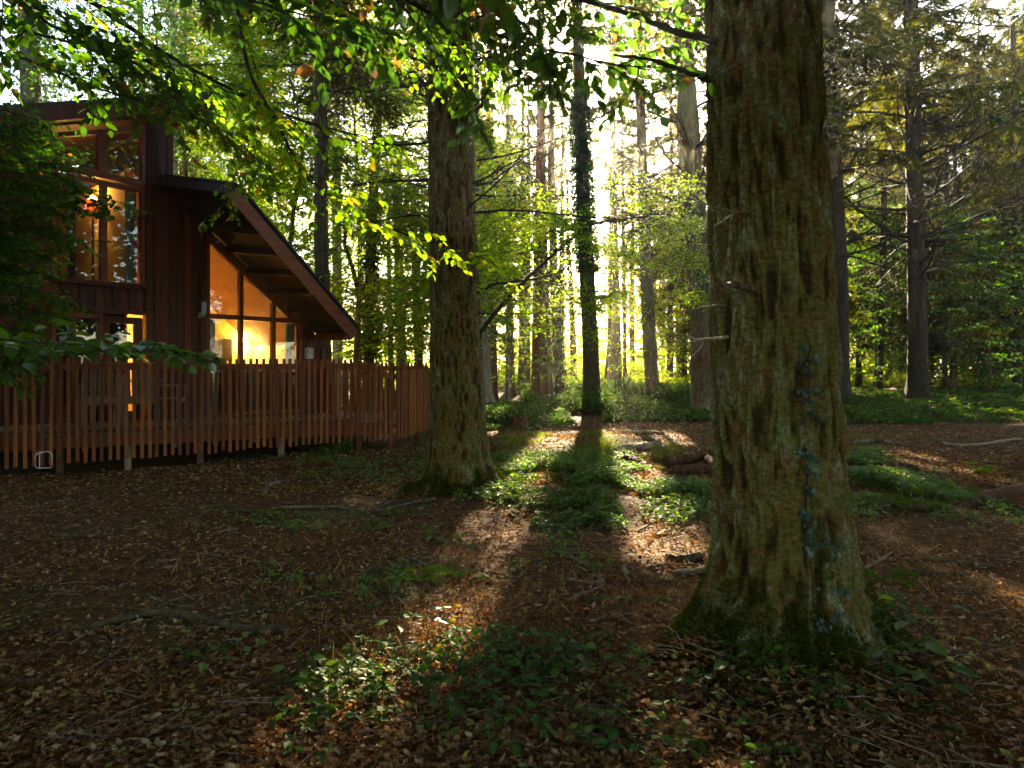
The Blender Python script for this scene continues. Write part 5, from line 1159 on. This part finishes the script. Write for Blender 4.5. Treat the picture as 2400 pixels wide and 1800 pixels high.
# distant trunks
k = 0
for i in range(20):
    px = rng.choice([rng.uniform(780, 1700), rng.uniform(1900, 2420)]); d = rng.uniform(36, 62)
    if abs(px-1585) < 30: continue
    x = (px-CX)/FP*d; z0 = float(gh(x, d))-.1; r = rng.uniform(.10, .2); ln = rng.normal(0, .02); h = rng.uniform(13, 20)
    mb = MB(); zz_ = np.linspace(z0, h, 24); mb.tube(np.stack([x+ln*zz_+.05*vnoise(zz_*.5, 0*zz_, 0, i), d+0*zz_, zz_], 1), np.linspace(r*1.2, r*.4, 24), 9)
    dead_limbs(mb, x, d, r, rng.uniform(2.5, 12, 12), rng.uniform(.8, 2.6, 12), .02, lambda z: (ln*z, 0*z), twigs=4)
    o = mb.build('distant_tree', M['barkfar' if i % 3 else 'barkred'], smooth=True)
    tag(o, 'slender distant trunk among many in the hazy back of the wood', 'tree', 'slender distant trunks'); k += 1

# the wood behind and beside the camera, which shades the foreground
def shade_tree(x, y, h, rad, z0, n, label, leafsz=.42):
    t = thing('fir_tree', label, 'tree', (x, y, 0), 'firs around the viewpoint')
    mb = MB(); mb.tube([(x, y, -.1), (x, y, h*.5), (x, y, h)], [.34, .26, .06], 14); mb.build('trunk', M['barkfar'], t, True)
    mb = MB(); shade_cloud(mb, x, y, h, rad, z0, n); mb.build('crown', M['canopy'], t)
for (x, y, h, rad, z0, n) in [(-4.5, -3, 13, 5, 5.0, 3000), (1.5, -5, 14, 5, 6.5, 3000), (6.5, -2.5, 14, 5, 5.0, 3000), (7.6, 4.0, 14, 4.6, 3.0, 3200), (-8.2, 3.2, 14, 4.6, 3.2, 3400), (-3, -9.5, 15, 6, 8, 2400), (6, -9, 15, 6, 7, 2800),
                           (-10, -3, 15, 6, 1.5, 3600), (12, -1, 15, 6, 4.5, 3000), (-13, 8, 15, 5, 3, 3000), (13.5, 8, 15, 5, 3, 3000), (0, -17, 14, 7, 7, 2600), (-12, -11, 14, 7, .5, 4200), (14, -10, 14, 7, 5, 3400), (10.5, 3, 12, 3.2, .8, 2400), (-8.5, 5.6, 9, 2.4, 1.0, 1600), (19, 12, 15, 5, 3, 3000), (24.5, 19, 16, 5, 3, 2600), (17, 3, 15, 5, 3, 3000)]:
    shade_tree(x, y, h, rad, z0, n, 'tall dark-crowned fir outside the picture, shading the clearing from beside or behind the viewpoint')
# ------------------------------------------------------------------ forest floor
def scatter(n, y0, y1, pw=1.6, margin=1.12):
    """points over the visible floor, denser near the camera"""
    u = rng.random(n); y = (y0**(1-pw)+(y1**(1-pw)-y0**(1-pw))*u)**(1/(1-pw)); x = rng.uniform(-1, 1, n)*(y*.75*margin+.3); return x, y
def flat_add(mb, n, y0, y1, s0, s1, tmpl, tmean, tsd, tilt=.35, lift=.012, pw=1.6, dens=None, scl=None):
    x, y = scatter(n, y0, y1, pw)
    inside_deck = (np.dot(np.stack([x, y], 1)-fa_[:2], fnv[:2]) < .05) & (y < 20) & (x < -2.0)
    k = ~inside_deck
    if dens is not None: k &= rng.random(n) < dens(x, y)
    x, y = x[k], y[k]; n = len(x); z = gz(x, y)+rng.random(n)*lift; a = rng.random(n)*2*PI
    s = rng.uniform(s0, s1, n)*(1 if scl is None else scl(y))
    D = np.stack([np.cos(a), np.sin(a), rng.normal(0, tilt*.6, n)], 1)
    add_leaves(mb, np.stack([x, y, z], 1), D, np.array([[0, 0, 1.]])+rng.normal(0, tilt, (n, 3)), s, tmpl, np.clip(rng.normal(tmean, tsd, n), 0, 1))
grow = lambda y: 1+np.clip(y-5, 0, 20)*.06
mb = MB()
flat_add(mb, 64000, 1.5, 16, .018, .048, LEAF_CURL, .60, .26, .4, .03, 1.5, scl=grow, dens=lambda x, y: .45+.55*(vnoise(x*1.1, y*1.1, 0, 90) > -.35))
flat_add(mb, 52000, 8, 34, .04, .085, LEAF_CURL, .5, .26, .4, .03, 1.1, dens=lambda x, y: .35+.65*(vnoise(x*1.1, y*1.1, 0, 91) > -.2))
tag(mb.build('leaf_litter', M['litter']), 'brown and orange dead leaves covering the forest floor', None, kind='stuff')
mb = MB()
flat_add(mb, 130000, 1.5, 20, .022, .06, (LEAF_NEEDLE[0]*np.array([1, .55, 1]), LEAF_NEEDLE[1]), .5, .28, .25, .022, 1.5, scl=grow)
flat_add(mb, 60000, 8, 34, .05, .14, (LEAF_NEEDLE[0]*np.array([1, .55, 1]), LEAF_NEEDLE[1]), .5, .28, .3, .03, 1.1)
tag(mb.build('needle_litter', M['litterfine']), 'fine needles and twig scraps scattered between the dead leaves', None, kind='stuff')
mb = MB(); n = 2600; x, y = scatter(n, 1.6, 18, 1.3); z = gz(x, y)+.012; a = rng.random(n)*2*PI; L = rng.uniform(.05, .28, n)
kd = ~((np.dot(np.stack([x, y], 1)-fa_[:2], fnv[:2]) < .05) & (x < -2)); x, y, z, a, L = x[kd], y[kd], z[kd], a[kd], L[kd]; n = len(x)
A = np.stack([x, y, z], 1); Mi = A+np.stack([np.cos(a)*L*.5, np.sin(a)*L*.5, rng.uniform(0, .02, n)], 1); a2 = a+rng.normal(0, .35, n); E = Mi+np.stack([np.cos(a2)*L*.5, np.sin(a2)*L*.5, rng.uniform(-.02, .02, n)], 1)
tubes_batch(A, Mi, .003, .0025, mb, 4, tint=.5); tubes_batch(Mi, E, .0025, .0015, mb, 4, tint=.5)
tag(mb.build('twig_litter', M['deadwood']), 'small dead twigs lying over the forest floor', None, kind='stuff')

# low plants
def patch_pts(patches, dens):
    X, Y, Hh = [], [], []
    for (x0, y0, x1, y1, h, dm) in patches:            # pixel box on the floor, height, density multiplier
        a = ground_px(x0, y1); b = ground_px(x1, y1); c = ground_px(x0, y0); e = ground_px(x1, y0)
        area = abs(b[0]-a[0]+e[0]-c[0])/2*abs(c[1]-a[1]); n = int(area*dens*dm)
        n = int(n*2.2); u = .5+rng.normal(0, .33, n); v = .5+rng.normal(0, .33, n); yy = a[1]+(c[1]-a[1])*v
        xl = (x0-CX)/FP*yy; xr = (x1-CX)/FP*yy; xx = xl+(xr-xl)*u
        ex = (2*u-1)**2+(2*v-1)**2; nz = vnoise(xx*2.2, yy*1.6, 0, 33)+.7*vnoise(xx*5, yy*4, 0, 34); k = (nz > -.25+.35*ex) & (ex < 4.5) & (yy > 1.4)
        X.append(xx[k]); Y.append(yy[k]); Hh.append(np.full(k.sum(), h)*(1-.6*ex[k].clip(0, 1)))
    return np.concatenate(X), np.concatenate(Y), np.concatenate(Hh)
def trifoliate(mb, x, y, h, leaf, tint, wood, jitter=.3):
    n = len(x); z0 = gz(x, y); z = z0+h*rng.uniform(.35, 1, n)+.015
    a = rng.random(n)*2*PI; top = np.stack([x, y, z], 1); base = np.stack([x-np.cos(a)*h*.5, y-np.sin(a)*h*.5, z0], 1)
    tubes_batch(base, top, .0028, .0014, wood, 3, tint=.6)
    for k, da in enumerate((0, 1.9, -1.9)):
        D = np.stack([np.cos(a+da), np.sin(a+da), rng.normal(-.12, .25, n)], 1)
        P = top+D*.004
        add_leaves(mb, P, D, np.array([[0, 0, 1.]])+rng.normal(0, jitter, (n, 3)), leaf*rng.uniform(.55, 1.3, n)*(1 if k == 0 else .85), LEAF_FINE if leaf > .05 and n < 9000 else LEAF_BEECH, np.clip(rng.normal(tint, .25, n), 0, 1))
mb = MB(); wd = MB()
x, y, h = patch_pts([(640, 1540, 960, 1790, .10, 1), (800, 1490, 1300, 1700, .12, 1), (1050, 1500, 1560, 1640, .10, .8), (900, 1660, 1400, 1840, .08, .6), (1580, 1560, 2050, 1800, .14, .5), (1200, 1620, 1760, 1840, .08, .35), (1980, 1450, 2200, 1640, .2, .35), (340, 1520, 640, 1640, .07, .35), (1380, 1410, 1580, 1480, .08, .6), (1900, 1530, 2330, 1790, .1, .25)], 100)
trifoliate(mb, x, y, h, .051, .35, wd)
o = mb.build('bramble_leaves', M['bramble']); tag(o, 'dark green bramble patch across the near forest floor', None, kind='stuff')
tag(wd.build('bramble_stems', M['twig']), 'thin bramble stems among the near dark green leaves', None, kind='stuff')
mb = MB(); wd = MB()
x, y, h = patch_pts([(1130, 1060, 1480, 1210, .22, 1), (1330, 1070, 1480, 1230, .25, 1), (1480, 1130, 1720, 1210, .2, 1), (1560, 1150, 1700, 1225, .16, .7), (1100, 1130, 1220, 1190, .12, .8), (960, 1080, 1060, 1140, .1, .4), (600, 1060, 1000, 1140, .07, .22), (850, 1180, 1120, 1270, .08, .3), (980, 940, 1050, 1040, .35, .7),
                     (1850, 1100, 2260, 1215, .22, .9), (1960, 1060, 2100, 1110, .2, .8), (2150, 1160, 2400, 1240, .16, .4), (880, 1330, 1130, 1420, .14, .45), (500, 1200, 760, 1260, .06, .2), (540, 1340, 800, 1420, .06, .25), (730, 1040, 900, 1075, .2, .4)], 260)
trifoliate(mb, x, y, h, .058, .5, wd)
tag(mb.build('herb_patch', M['herb']), 'green nettles and herbs growing in the sunny clearing', None, kind='stuff'); tag(wd.build('herb_stems', M['herb']), 'stems of the herbs in the clearing', None, kind='stuff')
# undergrowth bank at the back
mb = MB(); wd = MB()
def bank(x0, x1, d0, d1, n, hmax):
    x = rng.uniform(x0, x1, n); y = rng.uniform(d0, d1, n); hh = hmax*(.45+.55*vnoise(x*.6, y*.6, 0, 70))*np.clip((y-d0)/1.2+.25, .15, 1); return x, y, hh.clip(.05)
X, Y, H_ = [], [], []
for a in [(-2.2, .6, 16.5, 24, 5200, .5), (.4, 7.0, 21.0, 31, 11000, .85), (2.5, 7.2, 18.6, 22, 4200, .6), (6.0, 11, 17.5, 32, 12500, .55), (11, 27, 18.5, 33, 17000, .55), (-6, -1.5, 22, 32, 4500, .7), (-.4, 1.6, 17.0, 21, 1500, .3)]:
    x, y, h = bank(*a); X.append(x); Y.append(y); H_.append(h)
X, Y, H_ = map(np.concatenate, (X, Y, H_)); k = (vnoise(X*.9, Y*.7, 0, 71) > -.55); X, Y, H_ = X[k], Y[k], H_[k]
trifoliate(mb, X, Y, H_, .115, .45, wd, .4)
tag(mb.build('undergrowth', M['bramble']), 'thick bramble undergrowth along the back of the clearing', None, kind='stuff'); tag(wd.build('undergrowth_stems', M['twig']), 'stems of the bramble undergrowth at the back', None, kind='stuff')
# grass
mb = MB(); x, y, h = patch_pts([(1120, 1000, 1330, 1110, .2, 1.2), (1330, 1010, 1460, 1110, .26, 1.1), (1500, 1030, 1640, 1110, .22, 1), (1000, 1010, 1130, 1110, .26, 1), (1060, 950, 1200, 1010, .35, .6), (1220, 1110, 1330, 1180, .1, .4), (960, 1100, 1120, 1180, .08, .3), (1830, 1010, 2120, 1060, .12, .7), (1850, 1060, 2300, 1200, .1, .3), (560, 1080, 1000, 1180, .05, .25)], 480); h = h*.62
n = len(x); a = rng.random(n)*2*PI; D = np.stack([np.cos(a)*.45, np.sin(a)*.45, rng.uniform(.5, 1, n)], 1)
add_leaves(mb, np.stack([x, y, gz(x, y)-.01], 1), D, np.stack([np.cos(a), np.sin(a), 0*a], 1)*-1+rng.normal(0, .2, (n, 3)), h*rng.uniform(.5, 1.3, n), (LEAF_NEEDLE[0]*np.array([1, .22, 1]), LEAF_NEEDLE[1]), rng.random(n))
tag(mb.build('grass', M['grass']), 'tufts of long grass in the sunlit middle of the clearing', None, kind='stuff')
mb = MB(); n = 5200
x, y = scatter(n*3, 1.8, 9, 1.3); k = vnoise(x*1.4, y*1.4, 0, 55) > .25; x, y = x[k][:n], y[k][:n]; n = len(x); a = rng.random(n)*2*PI
add_leaves(mb, np.stack([x, y, gz(x, y)-.005], 1), np.stack([np.cos(a)*.8, np.sin(a)*.8, rng.uniform(.3, 1, n)], 1), np.array([[0, 0, 1.]])+rng.normal(0, .3, (n, 3)), rng.uniform(.05, .13, n), (LEAF_NEEDLE[0]*np.array([1, .5, 1]), LEAF_NEEDLE[1]), rng.uniform(.5, 1, n))
tag(mb.build('dry_grass', M['litterfine']), 'pale dry grass blades among the dead leaves', None, kind='stuff')

# ferns
def fern(px, py, size, label, nf=7, az0=None):
    p = ground_px(px, py); t = thing('fern', label, 'fern', tuple(p), 'ferns on the forest floor')
    for f in range(nf):
        a = rng.random()*2*PI if az0 is None else az0+rng.normal(0, .7); L = size*rng.uniform(.7, 1.1); n = 16; u = np.linspace(0, 1, n)
        P = p+np.outer(u*L*.9, [math.cos(a), math.sin(a), 0])+np.outer(L*(.75*u-.62*u*u), [0, 0, 1.])
        mb = MB(); mb.tube(P, np.linspace(.004, .001, n), 4, cap=False)
        K = 64; i = rng.integers(2, n-1, K); fr = rng.random(K)[:, None]; pos = P[i-1]*(1-fr)+P[i]*fr; tdir = P[i]-P[i-1]; tdir /= np.linalg.norm(tdir, axis=1)[:, None]
        sg = rng.choice([-1, 1], K)[:, None]; sd = np.cross(LZ, tdir); sd /= np.linalg.norm(sd, axis=1)[:, None]
        wfac = np.sin(np.clip(i/n, 0, 1)*PI)**.7
        add_leaves(mb, pos, sd*sg+tdir*.35, np.array([[0, 0, 1.]])+rng.normal(0, .15, (K, 3)), L*.26*wfac*rng.uniform(.8, 1.1, K), (LEAF_NEEDLE[0]*np.array([1, .6, 1]), LEAF_NEEDLE[1]), rng.random(K))
        mb.build('frond', M['fern'], t)
for a in [(2010, 1180, .55, 'bright green fern at the right foot of the huge fir'), (2110, 1190, .5, 'green fern in the middle of the right-hand fern patch'), (2190, 1195, .45, 'green fern at the right end of the fern patch'), (2285, 1110, .5, 'lone fern catching the strip of sun near the right edge'), (2075, 1090, .45, 'small fern beside the fallen branch on the right'),
          (2250, 1160, .4, 'low fern left of the dark log at the right edge'), (985, 1365, .32, 'feathery pale green fern alone on the litter below the middle fir'), (1065, 1345, .22, 'tiny fern tuft right of the feathery one'), (2080, 1370, .35, 'dim fern in the shade right of the huge fir'), (1290, 1130, .4, 'fern in the tree shadow in the clearing'), (1350, 1180, .35, 'fern beside the root at the edge of the herbs')]:
    fern(*a)
# larger single-stem seedlings
def seedling(px, py, hgt, label, n=6, leaf=.07, spread=.12):
    p = ground_px(px, py); t = thing('seedling', label, 'seedling', tuple(p), 'seedlings on the forest floor'); mb = MB(); wd = MB()
    for k in range(n):
        a = k*2.4+rng.random(); z = hgt*(.5+.5*k/n); b = p+np.array([0, 0, z]); e = b+np.array([math.cos(a), math.sin(a), .1])*spread*rng.uniform(.3, .8)
        wd.tube([b, e], [.0018, .001], 4); add_leaves(mb, [e], [np.array([math.cos(a), math.sin(a), -.15])], [LZ+rng.normal(0, .25, 3)], leaf*rng.uniform(.75, 1.15), LEAF_FINE, rng.random()*.9)
    wd.tube([p-LZ*.02, p+LZ*hgt*.5+rng.normal(0, .01, 3), p+LZ*hgt], [.003, .0025, .0015], 5); wd.build('stem', M['twig'], t); mb.build('leaves', M['herb'], t)
for a in [(930, 1510, .16, 'two-leaved seedling left of centre on the litter'), (1005, 1500, .18, 'taller seedling beside the two-leaved one'), (1640, 1240, .20, 'sunlit seedling with round leaves left of the huge fir', 8, .05), (1110, 1180, .14, 'seedling with broad leaves at the right root of the middle fir', 8, .085, .2), (1150, 1170, .14, 'pale seedling right of the root of the middle fir', 8, .08, .2),
          (1760, 1620, .2, 'seedling with arching leaves at the foot of the huge fir', 7, .09, .2), (1850, 1610, .2, 'seedling right in front of the mossy foot', 7, .09, .2), (2110, 1620, .3, 'light green seedling right of the mossy foot', 9, .10, .25), (2180, 1660, .22, 'dim seedling lower right of the mossy foot', 7, .09, .25), (2160, 1560, .3, 'seedling on the dark slope right of the huge fir', 7, .1, .25),
          (1330, 1560, .12, 'seedling standing over the bramble patch', 6, .06), (1110, 1270, .1, 'small seedling on the litter under the middle fir', 6, .06), (480, 1580, .1, 'lone broad leaf seedling at lower left', 4, .075), (700, 1600, .12, 'seedling at the left end of the bramble patch', 6, .075, .15), (560, 1540, .1, 'dim seedling by the long fallen branch', 5, .06)]:
    seedling(*a)

# fallen branches and logs
def branch(path, r0, r1, label, name='fallen_branch', mat='deadwood', twigs=3, lift=.5):
    if name == 'fallen_branch' and r0 < .03: r0, r1 = r0*1.25, r1*1.25
    G = [ground_px(*p) for p in path]; P = curve_pts([g+LZ*max(r0*lift+.008, .006) for g in G], 26)
    P[:, 2] = np.maximum(P[:, 2], gz(P[:, 0], P[:, 1])+r1*.3); P += rng.normal(0, r0*.12, P.shape)
    mb = MB(); mb.tube(P, np.linspace(r0, r1, 26)*(1+.12*rng.normal(0, 1, 26)), 10)
    t = P[1]-P[0]
    for k in range(twigs):
        i = rng.integers(5, 22); tt = P[i+1]-P[i]; tt /= np.linalg.norm(tt); sd = np.cross(LZ, tt)*random.choice((-1, 1)); L = np.linalg.norm(P[-1]-P[0])*rng.uniform(.12, .3)
        q = [P[i]+(tt*.8+sd*.7+LZ*.15)*L*u for u in (0, .35, .7, 1)]; q = [a+rng.normal(0, .01, 3)*(j > 0) for j, a in enumerate(q)]; mb.tube(q, np.linspace(r0*.45, .0015, 4), 6)
    o = mb.build(name, M[mat], smooth=True); tag(o, label, 'branch' if name == 'fallen_branch' else 'log', 'fallen branches on the forest floor' if name == 'fallen_branch' else 'old logs in the clearing')
for p, r0, r1, lab in [
 ([(181, 1484), (352, 1440), (452, 1450), (565, 1484), (678, 1481)], .014, .024, 'long curved dark branch lying at lower left'),
 ([(1300, 1290), (1362, 1322), (1401, 1341), (1409, 1362), (1405, 1378)], .010, .016, 'pale hooked branch in the middle of the litter'),
 ([(1330, 1362), (1380, 1368), (1409, 1372)], .006, .012, 'thin grey branch touching the hooked one'),
 ([(1330, 1412), (1370, 1395), (1420, 1375)], .008, .006, 'short pale stick below the hooked branch'),
 ([(1460, 1330), (1466, 1350), (1474, 1372)], .014, .008, 'short pale stick standing out right of the hooked branch'),
 ([(1260, 1077), (1353, 1079), (1440, 1086), (1530, 1098)], .030, .022, 'long pale branch lying across the sunny clearing'),
 ([(1470, 1016), (1510, 1014), (1555, 1020)], .05, .035, 'pale log-like branch at the back of the clearing'),
 ([(1240, 1236), (1310, 1236), (1365, 1234)], .012, .008, 'straight thin branch behind the sunny litter'),
 ([(950, 1307), (985, 1322), (1022, 1332), (1106, 1343)], .009, .005, 'thin branch left of the sunny litter'),
 ([(1098, 1366), (1130, 1352), (1161, 1336)], .011, .007, 'short pale stick beside the feathery fern'),
 ([(634, 1193), (720, 1192), (790, 1190), (874, 1205), (960, 1182), (1020, 1172)], .012, .006, 'long thin branch in front of the middle fir'),
 ([(565, 1200), (610, 1203), (646, 1206)], .012, .008, 'dark stick left of the long thin branch'),
 ([(524, 1210), (560, 1199), (583, 1197), (640, 1206)], .008, .006, 'dark arched stick beside the lit leaves at left'),
 ([(620, 1160), (633, 1140), (669, 1131)], .022, .014, 'short thick pale branch in front of the deck'),
 ([(2206, 1042), (2236, 1048), (2300, 1046), (2334, 1038), (2396, 1032)], .028, .02, 'grey branch lying on bare soil at the right'),
 ([(2000, 1042), (2045, 1037), (2081, 1039), (2135, 1049)], .04, .02, 'forked grey branch right of the huge fir'),
 ([(1995, 1080), (2050, 1076), (2110, 1084)], .03, .02, 'dark branch by the small ferns at the right'),
 ([(1580, 1352), (1640, 1346), (1676, 1334)], .020, .014, 'thick grey stick left of the huge fir foot'),
 ([(1560, 1316), (1600, 1318), (1655, 1308)], .028, .022, 'dark thick stick in the brightest sun patch'),
 ([(1515, 1336), (1560, 1326), (1640, 1330)], .010, .008, 'thin stick in front of the dark thick stick'),
 ([(1540, 1262), (1555, 1252), (1572, 1248)], .016, .010, 'small stick at the top of the brightest sun patch'),
 ([(1490, 1250), (1510, 1240), (1520, 1232)], .010, .006, 'small pale stick by the herb patch'),
 ([(1400, 1180), (1420, 1200), (1460, 1212)], .03, .02, 'mossy root-like branch under the shaded herbs'),
 ([(1583, 1795), (1587, 1700), (1592, 1660), (1612, 1625)], .004, .003, 'thin upright stem near the bottom edge'),
 ([(1380, 1462), (1440, 1450), (1500, 1462)], .008, .005, 'thin arched stick over the near litter'),
 ([(700, 1345), (760, 1350), (820, 1345)], .008, .006, 'thin brown stick on the litter left of the fern'),
 ([(1030, 1500), (1090, 1560), (1160, 1600)], .005, .003, 'thin stem running into the bramble patch'),
 ([(1230, 1345), (1200, 1370), (1160, 1395)], .007, .005, 'thin pale stick right of the feathery fern'),
 ([(2160, 1315), (2230, 1320), (2330, 1330)], .012, .008, 'dim stick on the shaded floor at the right'),
 ([(2100, 1350), (2180, 1345), (2260, 1350)], .014, .01, 'dim curved stick on the shaded floor right of the fir'),
 ([(2020, 1340), (2060, 1320), (2095, 1295)], .010, .006, 'pale stick leaning by the right flank of the huge fir'),
 ([(1862, 1806), (1907, 1761), (1960, 1730), (2045, 1704)], .005, .004, 'arching reddish stem at the bottom right'),
 ([(100, 1270), (180, 1262), (300, 1240)], .010, .006, 'dim long stick in the dark lower left')]:
    branch(p, r0, r1, lab, mat='barkfar' if ('dark' in lab or 'dim' in lab or 'brown' in lab) else 'deadwood')
for p, r0, r1, lab in [
 ([(1448, 1062), (1490, 1056), (1545, 1046)], .07, .06, 'mossy pale log in the grass at the back of the clearing'),
 ([(1562, 1098), (1600, 1090), (1646, 1080)], .10, .09, 'thick brown log at the left end of the log heap'),
 ([(1575, 1114), (1630, 1110), (1685, 1108)], .075, .07, 'log lying along the front of the log heap'),
 ([(1640, 1070), (1658, 1082), (1672, 1100)], .06, .05, 'upright leaning log piece in the log heap'),
 ([(1710, 1090), (1690, 1078), (1664, 1066)], .07, .06, 'pale log piece at the right of the log heap'),
 ([(1462, 1086), (1480, 1090), (1496, 1098)], .08, .07, 'small dark cut log beside the long pale branch'),
 ([(2000, 1080), (2025, 1078), (2050, 1090)], .10, .08, 'rounded dark log just right of the huge fir'),
 ([(2060, 1108), (2110, 1104), (2150, 1112)], .08, .05, 'dark rotten log in front of the small ferns')]:
    branch(p, r0, r1, lab, 'log', 'barkred' if 'heap' in lab or 'dark' in lab else 'deadwood', 0, .75)
# dark log at the right edge and the stump at the back
p = ground_px(2360, 1195)
mb = MB(); P = curve_pts([p+np.array([-.62, -.1, -.02]), p+np.array([-.3, 0, .05]), p+np.array([.1, .1, .09]), p+np.array([1.2, .3, .10])], 24)
mb.tube(P, np.interp(np.linspace(0, 1, 24), [0, .15, .5, 1], [.03, .08, .14, .17])*(1+.06*rng.normal(0, 1, 24)), 14); tag(mb.build('log', M['barkred'], smooth=True), 'big dark fallen log cut off by the right edge', 'log')
p = ground_px(1222, 1006); st_ = thing('tree_stump', 'small broken reddish brown stump at the back of the clearing', 'stump', tuple(p))
V, q, dt = bark_trunk(p[0], p[1], p[2]-.05, p[2]+.30, lambda z: np.interp(z-p[2], [-.05, .1, .3], [.26, .17, .13]), lambda z: (0*z, 0*z), 40, 30, .03, s=5); mb = MB(); mb.add(V, q); mb.build('stump_bark', M['barkred'], st_, True)
mb = MB(); th = np.arange(20)/20*2*PI; v = np.vstack([[p+LZ*.24], p+np.stack([.15*np.cos(th), .15*np.sin(th), .27+.03*rng.normal(0, 1, 20)], 1)]); mb.add(v, None, [(0, k+1, (k+1) % 20+1) for k in range(20)]); mb.build('broken_top', M['deadwood'], st_)

# ------------------------------------------------------------------ hazy air
HAZE = 0.0007
if HAZE > 0:
    me = bpy.data.meshes.new('haze'); hz = bpy.data.objects.new('haze', me); S.collection.objects.link(hz)
    x0, x1, y0, y1, z0, z1 = -112, 112, -62, 152, -2, 32
    v = [(x, y, z) for z in (z0, z1) for x, y in ((x0, y0), (x1, y0), (x1, y1), (x0, y1))]
    me.from_pydata(v, [], [(0, 3, 2, 1), (4, 5, 6, 7), (0, 1, 5, 4), (1, 2, 6, 5), (2, 3, 7, 6), (3, 0, 4, 7)])
    m, nt, out = new_mat('haze'); pv = N(nt, 'VolumePrincipled'); pv.inputs['Color'].default_value = (1.0, .93, .74, 1); pv.inputs['Density'].default_value = HAZE; pv.inputs['Anisotropy'].default_value = .86
    nt.links.new(pv.outputs[0], out.inputs['Volume']); me.materials.append(m); hz['kind'] = 'stuff'
for o in bpy.data.objects:
    if '_org' in o: del o['_org']
